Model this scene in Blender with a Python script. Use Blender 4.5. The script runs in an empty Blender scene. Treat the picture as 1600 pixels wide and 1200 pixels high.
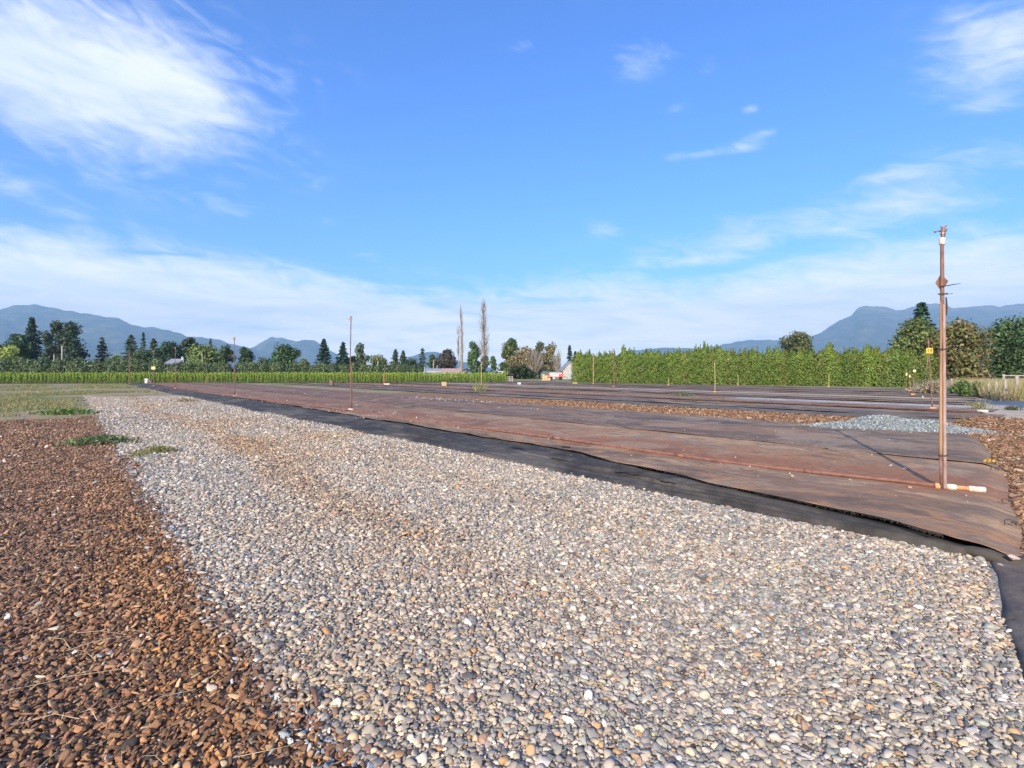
import bpy, math, random
import numpy as np
from mathutils import Vector, noise as mnoise

random.seed(7)
rng = np.random.default_rng(11)
sc = bpy.context.scene
COL = sc.collection

# ------------------------------------------------------------------ camera
CAMH, F, HY = 1.5, 800.0, 580.0          # eye height, focal length and horizon row in the 1600 px photograph
cam_d = bpy.data.cameras.new('camera')
cam = bpy.data.objects.new('camera', cam_d); COL.objects.link(cam)
cam.location = (0, 0, CAMH); cam.rotation_euler = (math.pi / 2, 0, 0)
cam_d.sensor_width = 36.0; cam_d.lens = 36.0 * F / 1600.0
cam_d.shift_y = -(600.0 - HY) / 1600.0
cam_d.clip_start = 0.05; cam_d.clip_end = 30000
sc.camera = cam
sc.render.resolution_x, sc.render.resolution_y = 1024, 768

# ------------------------------------------------------------------ sky, sun, exposure
SUN_EL = math.radians(25.5)
LD = Vector((0.385, 0.923, 0)).normalized()          # the way shadows fall on the ground
SUN_DIR = Vector((-LD.x * math.cos(SUN_EL), -LD.y * math.cos(SUN_EL), math.sin(SUN_EL)))
world = bpy.data.worlds.new('World'); sc.world = world; world.use_nodes = True
WN = world.node_tree; WN.nodes.clear()

class NT:
    """small helper to write node trees"""
    def __init__(self, tree): self.t = tree
    def n(self, typ, **kw):
        nd = self.t.nodes.new(typ)
        for k, v in kw.items(): setattr(nd, k, v)
        return nd
    def set(self, sock, v):
        if isinstance(v, bpy.types.NodeSocket): self.t.links.new(v, sock)
        elif v is not None:
            if hasattr(sock.default_value, '__len__') and not hasattr(v, '__len__'): v = (v,) * len(sock.default_value)
            if hasattr(v, '__len__') and len(v) == 3 and len(sock.default_value) == 4: v = (*v, 1)
            sock.default_value = v
    def m(self, op, a, b=None, c=None, clamp=False):
        nd = self.n('ShaderNodeMath', operation=op, use_clamp=clamp)
        for i, v in enumerate((a, b, c)):
            if v is not None: self.set(nd.inputs[i], v)
        return nd.outputs[0]
    def vm(self, op, a, b=None):
        nd = self.n('ShaderNodeVectorMath', operation=op)
        self.set(nd.inputs[0], a)
        if b is not None: self.set(nd.inputs[1], b)
        return nd.outputs['Value'] if op in ('DOT_PRODUCT', 'LENGTH', 'DISTANCE') else nd.outputs[0]
    def sep(self, v):
        nd = self.n('ShaderNodeSeparateXYZ'); self.set(nd.inputs[0], v); return nd.outputs
    def comb(self, x, y, z):
        nd = self.n('ShaderNodeCombineXYZ')
        for i, v in enumerate((x, y, z)): self.set(nd.inputs[i], v)
        return nd.outputs[0]
    def noise(self, vec, scale, detail=4, rough=0.55, dist=0.0, col=False):
        nd = self.n('ShaderNodeTexNoise'); self.set(nd.inputs['Vector'], vec)
        nd.inputs['Scale'].default_value = scale; nd.inputs['Detail'].default_value = detail
        nd.inputs['Roughness'].default_value = rough; nd.inputs['Distortion'].default_value = dist
        return nd.outputs['Color' if col else 'Fac']
    def mix(self, fac, a, b, blend='MIX'):
        nd = self.n('ShaderNodeMix', data_type='RGBA', blend_type=blend)
        self.set(nd.inputs[0], fac); self.set(nd.inputs[6], a); self.set(nd.inputs[7], b)
        return nd.outputs[2]
    def smooth(self, x, lo, hi, a=0.0, b=1.0):
        nd = self.n('ShaderNodeMapRange', interpolation_type='SMOOTHSTEP')
        self.set(nd.inputs[0], x)
        for i, v in enumerate((lo, hi, a, b)): self.set(nd.inputs[i + 1], v)
        return nd.outputs[0]
    def ramp(self, fac, stops, interp='LINEAR'):
        nd = self.n('ShaderNodeValToRGB'); self.set(nd.inputs[0], fac)
        r = nd.color_ramp; r.interpolation = interp
        while len(r.elements) > 1: r.elements.remove(r.elements[-1])
        r.elements[0].position = stops[0][0]; r.elements[0].color = (*stops[0][1], 1)
        for p, c in stops[1:]:
            e = r.elements.new(p); e.color = (*c, 1)
        return nd.outputs[0]
    def attr(self, name, typ='GEOMETRY', out='Vector'):
        nd = self.n('ShaderNodeAttribute', attribute_name=name, attribute_type=typ); return nd.outputs[out]

def az_el(px, py):
    """direction of a point of the sky in the photograph"""
    a = math.atan((px - 800) / F)
    return a, math.atan((HY - py) / F * math.cos(a))

w = NT(WN)
sky = w.n('ShaderNodeTexSky', sky_type='NISHITA', sun_disc=False)
sky.sun_elevation = SUN_EL
sky.sun_rotation = math.atan2(SUN_DIR.x, SUN_DIR.y)
sky.altitude = 20; sky.air_density = 1.0; sky.dust_density = 0.4; sky.ozone_density = 2.2
hs = w.n('ShaderNodeHueSaturation'); hs.inputs['Saturation'].default_value = 1.18; hs.inputs['Value'].default_value = 1.0
WN.links.new(sky.outputs[0], hs.inputs['Color'])
blue = w.mix(1.0, hs.outputs[0], (0.72, 1.09, 1.74), 'MULTIPLY')
dv = w.n('ShaderNodeTexCoord').outputs['Generated']
dx, dy, dz = w.sep(dv)
AZ = w.m('ARCTAN2', dx, dy)
EL = w.m('ARCSINE', dz)
# cloud layer seen in perspective: points of a plane overhead
den = w.m('ADD', w.m('MAXIMUM', dz, 0.0), 0.10)
plane = w.comb(w.m('DIVIDE', dx, den), w.m('DIVIDE', dy, den), 0.0)
warp = w.noise(plane, 0.9, 3, 0.5, col=True)
plane2 = w.vm('ADD', plane, w.vm('MULTIPLY', w.vm('SUBTRACT', warp, (0.5, 0.5, 0.5)), (0.9, 0.9, 0.0)))
fine = w.noise(w.vm('MULTIPLY', plane2, (0.8, 1.3, 1)), 2.1, 7, 0.56)
broad = w.noise(w.vm('MULTIPLY', plane, (0.7, 1.0, 1)), 0.75, 4, 0.5)
streak = w.noise(w.comb(w.m('MULTIPLY', AZ, 2.6), w.m('ADD', w.m('MULTIPLY', EL, 17.0), w.m('MULTIPLY', AZ, 0.9)), 0.3), 1.6, 6, 0.55, 0.6)
def blob(px, py, rx, ry, tilt, amp):
    a0, e0 = az_el(px, py)
    da, de = w.m('SUBTRACT', AZ, a0), w.m('SUBTRACT', EL, e0)
    c, s = math.cos(tilt), math.sin(tilt)
    p = w.m('DIVIDE', w.m('ADD', w.m('MULTIPLY', da, c), w.m('MULTIPLY', de, s)), rx)
    q = w.m('DIVIDE', w.m('SUBTRACT', w.m('MULTIPLY', de, c), w.m('MULTIPLY', da, s)), ry)
    r2 = w.m('ADD', w.m('MULTIPLY', p, p), w.m('MULTIPLY', q, q))
    return w.m('MULTIPLY', w.m('EXPONENT', w.m('MULTIPLY', r2, -1.0)), amp)
blobs = [  # the cloud banks of this sky: where they hang, half sizes in radians, tilt, weight
    (100, 150, 0.20, 0.085, -0.10, 1.0), (290, 150, 0.09, 0.045, -0.25, 0.75), (60, 40, 0.30, 0.10, 0.0, 0.7),
    (20, 300, 0.06, 0.022, -0.15, 0.55), (360, 325, 0.06, 0.014, -0.1, 0.30), (470, 250, 0.030, 0.085, 0.55, 0.22),
    (200, 352, 0.10, 0.012, 0.0, 0.25), (520, 349, 0.035, 0.012, 0, 0.28),
    (1010, 95, 0.065, 0.030, -0.15, 0.62), (1105, 105, 0.02, 0.016, 0, 0.45), (820, 72, 0.04, 0.012, 0, 0.3),
    (1570, 85, 0.085, 0.060, -0.35, 1.0), (1565, 155, 0.035, 0.013, 0, 0.7),
    (1440, 305, 0.11, 0.045, 0.12, 0.85), (1380, 275, 0.04, 0.012, 0.1, 0.4), (1500, 360, 0.05, 0.012, 0.1, 0.5),
    (1140, 375, 0.16, 0.036, 0.05, 0.85), (945, 360, 0.035, 0.018, 0, 0.7), (1160, 232, 0.045, 0.009, 0, 0.55),
    (1195, 208, 0.035, 0.008, 0.1, 0.5), (1075, 243, 0.05, 0.009, 0, 0.48), (450, 128, 0.022, 0.015, 0, 0.38), (498, 126, 0.014, 0.01, 0, 0.36),
    (580, 402, 0.03, 0.010, 0, 0.5), (1050, 410, 0.16, 0.010, 0, 0.4), (1170, 172, 0.018, 0.008, 0, 0.5), (1055, 170, 0.02, 0.008, 0, 0.4)]
acc = None
for b in blobs:
    o = blob(*b); acc = o if acc is None else w.m('ADD', acc, o)
wisp = w.noise(w.comb(w.m('MULTIPLY', AZ, 7.0), w.m('ADD', w.m('MULTIPLY', EL, 19.0), w.m('MULTIPLY', AZ, 4.0)), 0.7), 1.7, 8, 0.60, 0.9)
cl_blob = w.smooth(w.m('ADD', w.m('MULTIPLY', acc, 0.80), w.m('ADD', w.m('MULTIPLY', w.m('SUBTRACT', fine, 0.5), 1.3), w.m('MULTIPLY', w.m('SUBTRACT', wisp, 0.5), 1.35))), 0.06, 1.25)
cl_blob = w.m('MULTIPLY', cl_blob, w.m('MINIMUM', w.m('MULTIPLY', acc, 3.2), 1.0))
# the same kind of broken cloud over the rest of the sky
fr = w.smooth(w.m('ABSOLUTE', AZ), 0.80, 1.15)
fr = w.m('MAXIMUM', fr, w.smooth(EL, 0.60, 0.80))
cl_else = w.m('MULTIPLY', w.smooth(w.m('ADD', w.m('MULTIPLY', broad, 0.6), w.m('MULTIPLY', fine, 0.5)), 0.54, 0.72), fr)
# low bank of streaky cloud all round the horizon
top = w.m('ADD', w.m('ADD', 0.190, w.m('MULTIPLY', w.m('SUBTRACT', wisp, 0.5), 0.10)), w.m('MULTIPLY', w.m('SUBTRACT', broad, 0.5), 0.10))
top = w.m('ADD', top, w.m('MULTIPLY', w.m('SUBTRACT', 0.55, w.m('ABSOLUTE', w.m('SUBTRACT', w.m('ABSOLUTE', AZ), 0.0))), -0.055))
bank = w.smooth(w.m('SUBTRACT', EL, top), 0.040, -0.065)
cl_bank = w.m('MULTIPLY', bank, w.smooth(w.m('ADD', streak, w.m('MULTIPLY', bank, 0.26)), 0.42, 0.66, 0.12, 1.0))
cloud = w.m('MAXIMUM', w.m('MAXIMUM', w.m('MULTIPLY', cl_blob, 0.92), w.m('MULTIPLY', cl_else, 0.8)), cl_bank, clamp=True)
ccol = w.mix(w.smooth(w.m('ADD', w.m('MULTIPLY', streak, 0.6), w.m('MULTIPLY', fine, 0.4)), 0.35, 0.62), (4.9, 5.6, 6.9), (6.7, 6.9, 7.3))
ccol = w.mix(1.0, ccol, w.mix(w.smooth(EL, 0.28, 0.06), (1.0, 1.0, 1.0), (1.65, 1.60, 1.52)), 'MULTIPLY')
skycol = w.mix(cloud, blue, ccol)
skycol = w.mix(w.smooth(dz, -0.02, 0.0), (1.2, 1.2, 1.1), skycol)
bg = w.n('ShaderNodeBackground'); WN.links.new(skycol, bg.inputs[0]); bg.inputs[1].default_value = 0.13
wo = w.n('ShaderNodeOutputWorld'); WN.links.new(bg.outputs[0], wo.inputs[0])

world.cycles.sampling_method = 'MANUAL'; world.cycles.sample_map_resolution = 256
sun_d = bpy.data.lights.new('sun', 'SUN'); sun_d.energy = 4.6; sun_d.angle = math.radians(0.53); sun_d.color = (1.0, 0.89, 0.73)
sun = bpy.data.objects.new('sun', sun_d); COL.objects.link(sun); sun.location = (-20, -50, 40)
sun.rotation_euler = (-SUN_DIR).to_track_quat('-Z', 'Y').to_euler()

vs = sc.view_settings
vs.view_transform = 'Standard'; vs.look = 'None'; vs.exposure = 0.47; vs.gamma = 1.0; vs.use_curve_mapping = False
sc.render.engine = 'CYCLES'
cy = sc.cycles
cy.use_denoising = True; cy.denoiser = 'OPENIMAGEDENOISE'; cy.denoising_input_passes = 'RGB_ALBEDO_NORMAL'
cy.max_bounces = 5; cy.diffuse_bounces = 3; cy.glossy_bounces = 2; cy.transmission_bounces = 3; cy.transparent_max_bounces = 6; cy.volume_bounces = 0
cy.use_adaptive_sampling = False

# ------------------------------------------------------------------ helpers
def G(px, py, z=0.0):
    """pixel of the photograph -> point of the ground"""
    y = (CAMH - z) * F / (py - HY)
    return Vector(((px - 800) / F * y, y, z))
def AT(px, Y): return (px - 800) / F * Y
def ZAT(py, Y): return CAMH + (HY - py) * Y / F
U = Vector((-0.656, 0.755, 0)).normalized(); V = Vector((0.755, 0.656, 0)).normalized(); O0 = Vector((3.70, 4.0, 0))
UN, VN, ON = np.array(U), np.array(V), np.array(O0)
def ST(s, t, z=0.0):
    p = O0 + U * s + V * t; return Vector((p.x, p.y, z))
def st_of(x, y):
    dx_, dy_ = x - ON[0], y - ON[1]
    return dx_ * UN[0] + dy_ * UN[1], dx_ * VN[0] + dy_ * VN[1]
def swell(x, y):
    """very gentle unevenness of the ground"""
    return 0.014 * np.sin(0.55 * x + 0.7 * y + 1.0) + 0.011 * np.sin(1.25 * x - 0.8 * y) + 0.006 * np.sin(2.3 * x + 2.9 * y + 2.0)
def vnoise(x, y, seed=0):
    return mnoise.noise(Vector((x, y, seed * 7.31)))
def vnoise_np(x, y, freq, seed):
    """value noise for arrays"""
    r = np.random.default_rng(seed).random((64, 64))
    xf, yf = x * freq + 500, y * freq + 500
    xi, yi = np.floor(xf).astype(int), np.floor(yf).astype(int)
    u_, v_ = xf - xi, yf - yi
    u_, v_ = u_ * u_ * (3 - 2 * u_), v_ * v_ * (3 - 2 * v_)
    a, b = r[xi % 64, yi % 64], r[(xi + 1) % 64, yi % 64]
    c, d = r[xi % 64, (yi + 1) % 64], r[(xi + 1) % 64, (yi + 1) % 64]
    return (a * (1 - u_) + b * u_) * (1 - v_) + (c * (1 - u_) + d * u_) * v_

def link(o, parent=None):
    COL.objects.link(o)
    if parent is not None: o.parent = parent
    return o
def tag(o, label=None, cat=None, group=None, kind=None):
    for k, v in (('label', label), ('category', cat), ('group', group), ('kind', kind)):
        if v: o[k] = v
    return o
def empty(name, loc, label, cat, group=None, rz=0.0):
    e = bpy.data.objects.new(name, None); COL.objects.link(e)
    e.location = loc; e.rotation_euler = (0, 0, rz); e.empty_display_size = 0.2
    return tag(e, label, cat, group)
def copy_tree(o, parent=None):
    c = o.copy(); link(c, parent)
    for ch in list(o.children): copy_tree(ch, c)
    return c

class MB:
    """collects faces; build() links them as one mesh object"""
    def __init__(self): self.v = []; self.f = []; self.c = []
    def add(self, verts, faces, col=None):
        b = len(self.v); self.v.extend([tuple(p) for p in verts])
        for f in faces: self.f.append(tuple(i + b for i in f)); self.c.append(col)
    def box(self, c, s, rz=0.0, col=None, taper=1.0):
        x, y, z = s[0] / 2, s[1] / 2, s[2] / 2; ca, sa = math.cos(rz), math.sin(rz); P = []
        for k in (-1, 1):
            t_ = taper if k > 0 else 1.0
            for (i, j) in ((-1, -1), (1, -1), (1, 1), (-1, 1)):
                px, py = i * x * t_, j * y * t_
                P.append((c[0] + px * ca - py * sa, c[1] + px * sa + py * ca, c[2] + k * z))
        self.add(P, [(3, 2, 1, 0), (4, 5, 6, 7), (0, 1, 5, 4), (1, 2, 6, 5), (2, 3, 7, 6), (3, 0, 4, 7)], col)
        return self
    def tube(self, pts, rad, n=8, cap=True, col=None):
        pts = [Vector(p) for p in pts]; k = len(pts)
        if not hasattr(rad, '__len__'): rad = [rad] * k
        rings = []; ref = None
        for i, p in enumerate(pts):
            d = (pts[min(i + 1, k - 1)] - pts[max(i - 1, 0)]).normalized()
            if ref is None: ref = Vector((0, 0, 1)) if abs(d.z) < 0.9 else Vector((1, 0, 0))
            a = (ref - d * ref.dot(d)).normalized(); b = d.cross(a); ref = a
            rings.append([p + (a * math.cos(2 * math.pi * j / n) + b * math.sin(2 * math.pi * j / n)) * rad[i] for j in range(n)])
        vs_ = [q for r in rings for q in r]; fs = []
        for i in range(k - 1):
            for j in range(n):
                j2 = (j + 1) % n
                fs.append((i * n + j, i * n + j2, (i + 1) * n + j2, (i + 1) * n + j))
        if cap: fs.append(tuple(range(n - 1, -1, -1))); fs.append(tuple((k - 1) * n + j for j in range(n)))
        self.add(vs_, fs, col); return self
    def build(self, name, mat, parent=None, smooth=False, loc=None):
        me = bpy.data.meshes.new(name); me.from_pydata(self.v, [], self.f); me.update()
        if any(c is not None for c in self.c):
            at = me.attributes.new('tint', 'FLOAT_COLOR', 'FACE')
            at.data.foreach_set('color', np.array([(*(c or (1, 1, 1)), 1.0) for c in self.c], dtype=np.float32).ravel())
        if smooth: me.shade_smooth()
        me.materials.append(mat)
        o = bpy.data.objects.new(name, me)
        if loc is not None: o.location = loc
        return link(o, parent)

def big_mesh(name, verts, faces, mat, tint=None, tint_domain='FACE', st=None, smooth=False, parent=None):
    """numpy arrays -> mesh object; faces (n, k)"""
    verts = np.asarray(verts, dtype=np.float32); faces = np.asarray(faces, dtype=np.int32)
    me = bpy.data.meshes.new(name); n, k = faces.shape
    me.vertices.add(len(verts)); me.vertices.foreach_set('co', verts.ravel())
    me.loops.add(n * k); me.loops.foreach_set('vertex_index', faces.ravel())
    me.polygons.add(n); me.polygons.foreach_set('loop_start', np.arange(0, n * k, k, dtype=np.int32))
    if tint is not None:
        at = me.attributes.new('tint', 'FLOAT_COLOR', tint_domain)
        t4 = np.ones((len(tint), 4), dtype=np.float32); t4[:, :3] = tint
        at.data.foreach_set('color', t4.ravel())
    if st is not None:
        at = me.attributes.new('st', 'FLOAT_VECTOR', 'POINT')
        at.data.foreach_set('vector', np.asarray(st, dtype=np.float32).ravel())
    me.update(calc_edges=True); me.validate()
    if smooth: me.shade_smooth()
    me.materials.append(mat)
    return link(bpy.data.objects.new(name, me), parent)

# ------------------------------------------------------------------ materials
def mat_new(name):
    m = bpy.data.materials.new(name); m.use_nodes = True; m.node_tree.nodes.clear()
    t = NT(m.node_tree)
    b = t.n('ShaderNodeBsdfPrincipled'); o = t.n('ShaderNodeOutputMaterial')
    m.node_tree.links.new(b.outputs[0], o.inputs[0])
    return m, t, b, o
def bump(t, b, h, strength, dist):
    nd = t.n('ShaderNodeBump'); nd.inputs['Strength'].default_value = strength; nd.inputs['Distance'].default_value = dist
    t.set(nd.inputs['Height'], h); t.set(b.inputs['Normal'], nd.outputs[0])
def simple(name, c1, c2, scale=6.0, rough=0.7, metal=0.0, bmp=0.2, stretch=(1, 1, 1), spec=0.3, detail=4):
    m, t, b, o = mat_new(name)
    co = t.n('ShaderNodeTexCoord').outputs['Object']
    n1 = t.noise(t.vm('MULTIPLY', co, stretch), scale, detail, 0.6)
    t.set(b.inputs['Base Color'], t.ramp(n1, [(0.33, c1), (0.67, c2)]))
    b.inputs['Roughness'].default_value = rough; b.inputs['Metallic'].default_value = metal
    b.inputs['Specular IOR Level'].default_value = spec
    if bmp: bump(t, b, n1, bmp, 0.01)
    return m
def instanced(name, rough=0.75, nscale=25, spec=0.3, amount=0.35):
    """stones: colour carried by each instance, mottled"""
    m, t, b, o = mat_new(name)
    c = t.attr('col', 'INSTANCER', 'Color')
    co = t.n('ShaderNodeTexCoord').outputs['Object']
    n1 = t.noise(co, nscale, 3, 0.6)
    c2 = t.mix(1.0, c, t.ramp(n1, [(0.3, (1 - amount,) * 3), (0.7, (1 + amount * 0.4,) * 3)]), 'MULTIPLY')
    t.set(b.inputs['Base Color'], c2); b.inputs['Roughness'].default_value = rough
    b.inputs['Specular IOR Level'].default_value = spec
    return m
def leafy(name, rough=0.55, transl=0.25, spec=0.3):
    m, t, b, o = mat_new(name)
    c = t.attr('tint', 'GEOMETRY', 'Color')
    oi = t.n('ShaderNodeObjectInfo').outputs['Random']
    c = t.mix(1.0, c, t.ramp(oi, [(0.0, (0.86, 0.9, 0.9)), (0.5, (1.0, 1.0, 1.0)), (1.0, (1.12, 1.06, 0.92))]), 'MULTIPLY')
    t.set(b.inputs['Base Color'], c); b.inputs['Roughness'].default_value = rough
    b.inputs['Specular IOR Level'].default_value = spec
    tr = t.n('ShaderNodeBsdfTranslucent'); t.set(tr.inputs[0], c)
    mx = t.n('ShaderNodeMixShader'); mx.inputs[0].default_value = transl
    t.t.links.new(b.outputs[0], mx.inputs[1]); t.t.links.new(tr.outputs[0], mx.inputs[2]); t.t.links.new(mx.outputs[0], o.inputs[0])
    return m
M = {}
M['leaf'] = leafy('leaf_green')
M['needle'] = leafy('needle_green', 0.6, 0.12)
M['grass'] = leafy('grass_blades', 0.6, 0.3)
M['bark'] = simple('tree_bark', (0.10, 0.075, 0.055), (0.20, 0.16, 0.12), 5, 0.9, 0, 0.5, (1, 1, 0.3))
M['dead'] = simple('dead_wood', (0.20, 0.165, 0.125), (0.34, 0.285, 0.225), 3, 0.9, 0, 0.3, (1, 1, 0.2))
M['pebble'] = instanced('river_pebble', 0.62, 30, 0.35, 0.3)
M['chip'] = instanced('brown_stone', 0.85, 35, 0.2, 0.45)
M['crushed'] = instanced('crushed_rock', 0.8, 30, 0.3, 0.3)
M['straw'] = simple('dry_straw', (0.42, 0.33, 0.19), (0.60, 0.50, 0.33), 9, 0.8, 0, 0)
M['post'] = simple('weathered_post', (0.30, 0.26, 0.20), (0.50, 0.45, 0.37), 6, 0.9, 0, 0.5, (1, 1, 0.2))
M['utility'] = simple('utility_pole_wood', (0.28, 0.24, 0.19), (0.42, 0.37, 0.30), 3, 0.9, 0, 0.2, (1, 1, 0.1))
M['stake'] = simple('wooden_stake', (0.30, 0.165, 0.085), (0.47, 0.27, 0.145), 7, 0.8, 0, 0.3, (1, 1, 0.12))
M['rust'] = simple('rusty_pipe', (0.15, 0.07, 0.048), (0.28, 0.155, 0.115), 14, 0.75, 0.1, 0.2, (1, 1, 0.4))
M['riser'] = simple('stained_riser', (0.27, 0.16, 0.12), (0.47, 0.36, 0.30), 11, 0.7, 0.1, 0.2, (1, 1, 0.35))
M['rustplate'] = simple('rusty_plate', (0.15, 0.075, 0.045), (0.30, 0.155, 0.09), 14, 0.85, 0.2, 0.4)
M['lateral'] = simple('stained_lateral_pipe', (0.16, 0.070, 0.048), (0.27, 0.125, 0.085), 9, 0.6, 0, 0.1, (1, 1, 1))
M['pvc'] = simple('scaly_white_pvc', (0.50, 0.36, 0.24), (0.82, 0.76, 0.68), 26, 0.7, 0, 0.4)
M['orange_pvc'] = simple('stained_orange_fitting', (0.50, 0.22, 0.08), (0.68, 0.40, 0.20), 22, 0.7, 0, 0.3)
M['brass'] = simple('tarnished_brass', (0.17, 0.09, 0.055), (0.36, 0.22, 0.14), 30, 0.55, 0.5, 0.2)
M['wire'] = simple('dark_wire', (0.05, 0.045, 0.04), (0.10, 0.09, 0.08), 10, 0.6, 0.4, 0)
M['yellow'] = simple('yellow_sign', (0.66, 0.40, 0.05), (0.80, 0.52, 0.09), 9, 0.55, 0, 0)
M['paleyellow'] = simple('faded_sign', (0.66, 0.58, 0.26), (0.78, 0.70, 0.38), 12, 0.6, 0, 0)
M['ink'] = simple('sign_ink', (0.04, 0.03, 0.02), (0.08, 0.06, 0.04), 20, 0.6, 0, 0)
M['bamboo'] = simple('bamboo_cane', (0.46, 0.38, 0.14), (0.62, 0.52, 0.24), 9, 0.6, 0, 0.1, (1, 1, 0.2))
M['roof_grey'] = simple('grey_metal_roof', (0.25, 0.26, 0.29), (0.34, 0.35, 0.38), 1.2, 0.5, 0.2, 0.05)
M['roof_red'] = simple('faded_red_roof', (0.34, 0.21, 0.19), (0.44, 0.30, 0.27), 1.2, 0.6, 0, 0.05)
M['roof_dark'] = simple('dark_shingle_roof', (0.11, 0.11, 0.12), (0.18, 0.18, 0.19), 3, 0.8, 0, 0.1)
M['roof_white'] = simple('pale_metal_roof', (0.46, 0.47, 0.48), (0.56, 0.57, 0.58), 1.2, 0.5, 0, 0.02)
M['wall_cream'] = simple('cream_wall', (0.60, 0.50, 0.38), (0.70, 0.60, 0.47), 1.5, 0.8, 0, 0)
M['wall_white'] = simple('white_wall', (0.68, 0.68, 0.66), (0.78, 0.78, 0.76), 1.5, 0.8, 0, 0)
M['wall_grey'] = simple('grey_wall', (0.36, 0.34, 0.32), (0.45, 0.43, 0.40), 1.5, 0.8, 0, 0)
M['wall_brown'] = simple('brown_wall', (0.26, 0.16, 0.10), (0.36, 0.23, 0.15), 2, 0.8, 0, 0)
M['glass'] = simple('window_glass', (0.03, 0.035, 0.04), (0.06, 0.065, 0.07), 1, 0.1, 0, 0, spec=0.6)
M['carwhite'] = simple('white_car_paint', (0.72, 0.73, 0.74), (0.78, 0.79, 0.80), 1, 0.25, 0, 0, spec=0.5)
M['carblue'] = simple('blue_car_paint', (0.10, 0.12, 0.30), (0.13, 0.16, 0.36), 1, 0.25, 0, 0, spec=0.5)
M['red'] = simple('red_paint', (0.48, 0.09, 0.07), (0.60, 0.15, 0.11), 2, 0.6, 0, 0)
M['tyre'] = simple('black_rubber', (0.02, 0.02, 0.02), (0.03, 0.03, 0.03), 3, 0.9, 0, 0)
M['wood_tan'] = simple('tan_wood', (0.50, 0.34, 0.17), (0.66, 0.48, 0.28), 8, 0.8, 0, 0.2)
M['stumpwood'] = simple('weathered_stump', (0.12, 0.08, 0.06), (0.22, 0.16, 0.12), 9, 0.9, 0, 0.5, (1, 1, 0.3))
M['whitebin'] = simple('pale_plastic', (0.60, 0.54, 0.46), (0.76, 0.72, 0.66), 6, 0.6, 0, 0)

def sheet_mat(name, stops, scale, bscale, bstr, bdist, patch=None, patch_scale=0.35, rough=0.9, vor=True, contrast=1.0):
    """loose ground seen between and beyond the modelled pieces: cell colours from Voronoi"""
    m, t, b, o = mat_new(name)
    co = t.n('ShaderNodeTexCoord').outputs['Object']
    v = t.n('ShaderNodeTexVoronoi'); t.set(v.inputs['Vector'], co); v.inputs['Scale'].default_value = bscale
    rnd = t.sep(v.outputs['Color'])[0]
    c = t.ramp(rnd, stops)
    big = t.noise(co, patch_scale, 5, 0.6)
    if patch: c = t.mix(t.smooth(big, 0.50, 0.66), c, patch)
    c = t.mix(1.0, c, t.ramp(t.noise(co, scale, 5, 0.6), [(0.3, (0.80,) * 3), (0.7, (1.12,) * 3)]), 'MULTIPLY')
    t.set(b.inputs['Base Color'], c); b.inputs['Roughness'].default_value = rough; b.inputs['Specular IOR Level'].default_value = 0.2
    bump(t, b, t.m('MULTIPLY', v.outputs['Distance'], -1.0), bstr, bdist)
    return m
PEB = [(0.0, (0.16, 0.17, 0.18)), (0.2, (0.30, 0.28, 0.25)), (0.4, (0.40, 0.36, 0.31)), (0.6, (0.52, 0.44, 0.34)), (0.8, (0.58, 0.54, 0.48)), (1.0, (0.72, 0.70, 0.66))]
BRN = [(0.0, (0.14, 0.085, 0.055)), (0.3, (0.22, 0.13, 0.08)), (0.6, (0.30, 0.175, 0.10)), (0.85, (0.36, 0.22, 0.13)), (1.0, (0.42, 0.30, 0.20))]
ORG = [(0.0, (0.11, 0.06, 0.038)), (0.3, (0.25, 0.13, 0.07)), (0.6, (0.34, 0.18, 0.095)), (0.85, (0.40, 0.24, 0.13)), (1.0, (0.50, 0.38, 0.27))]
M['gravel_sheet'] = sheet_mat('gravel_bed', [(0.0, (0.20, 0.18, 0.15)), (0.4, (0.33, 0.29, 0.24)), (0.7, (0.42, 0.37, 0.30)), (1.0, (0.58, 0.52, 0.44))], 0.6, 70, 0.8, 0.012)
M['brown_sheet'] = sheet_mat('brown_stone_bed', BRN, 0.9, 60, 0.8, 0.012)
M['orange_sheet'] = sheet_mat('orange_bark_bed', ORG, 0.8, 22, 1.0, 0.03)
M['path_sheet'] = sheet_mat('dusty_gravel_path', [(0, (0.34, 0.27, 0.20)), (0.5, (0.52, 0.42, 0.32)), (1, (0.68, 0.58, 0.47))], 0.5, 24, 0.9, 0.02, (0.50, 0.39, 0.28), 0.4)
M['grey_sheet'] = sheet_mat('grey_crushed_strip', [(0, (0.26, 0.27, 0.27)), (0.5, (0.42, 0.42, 0.41)), (1, (0.60, 0.59, 0.57))], 0.8, 20, 0.8, 0.02)
M['tan_sheet'] = sheet_mat('dry_dirt_strip', [(0, (0.36, 0.27, 0.20)), (1, (0.54, 0.43, 0.32))], 0.4, 10, 0.5, 0.02, (0.44, 0.35, 0.24), 0.4)

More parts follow.
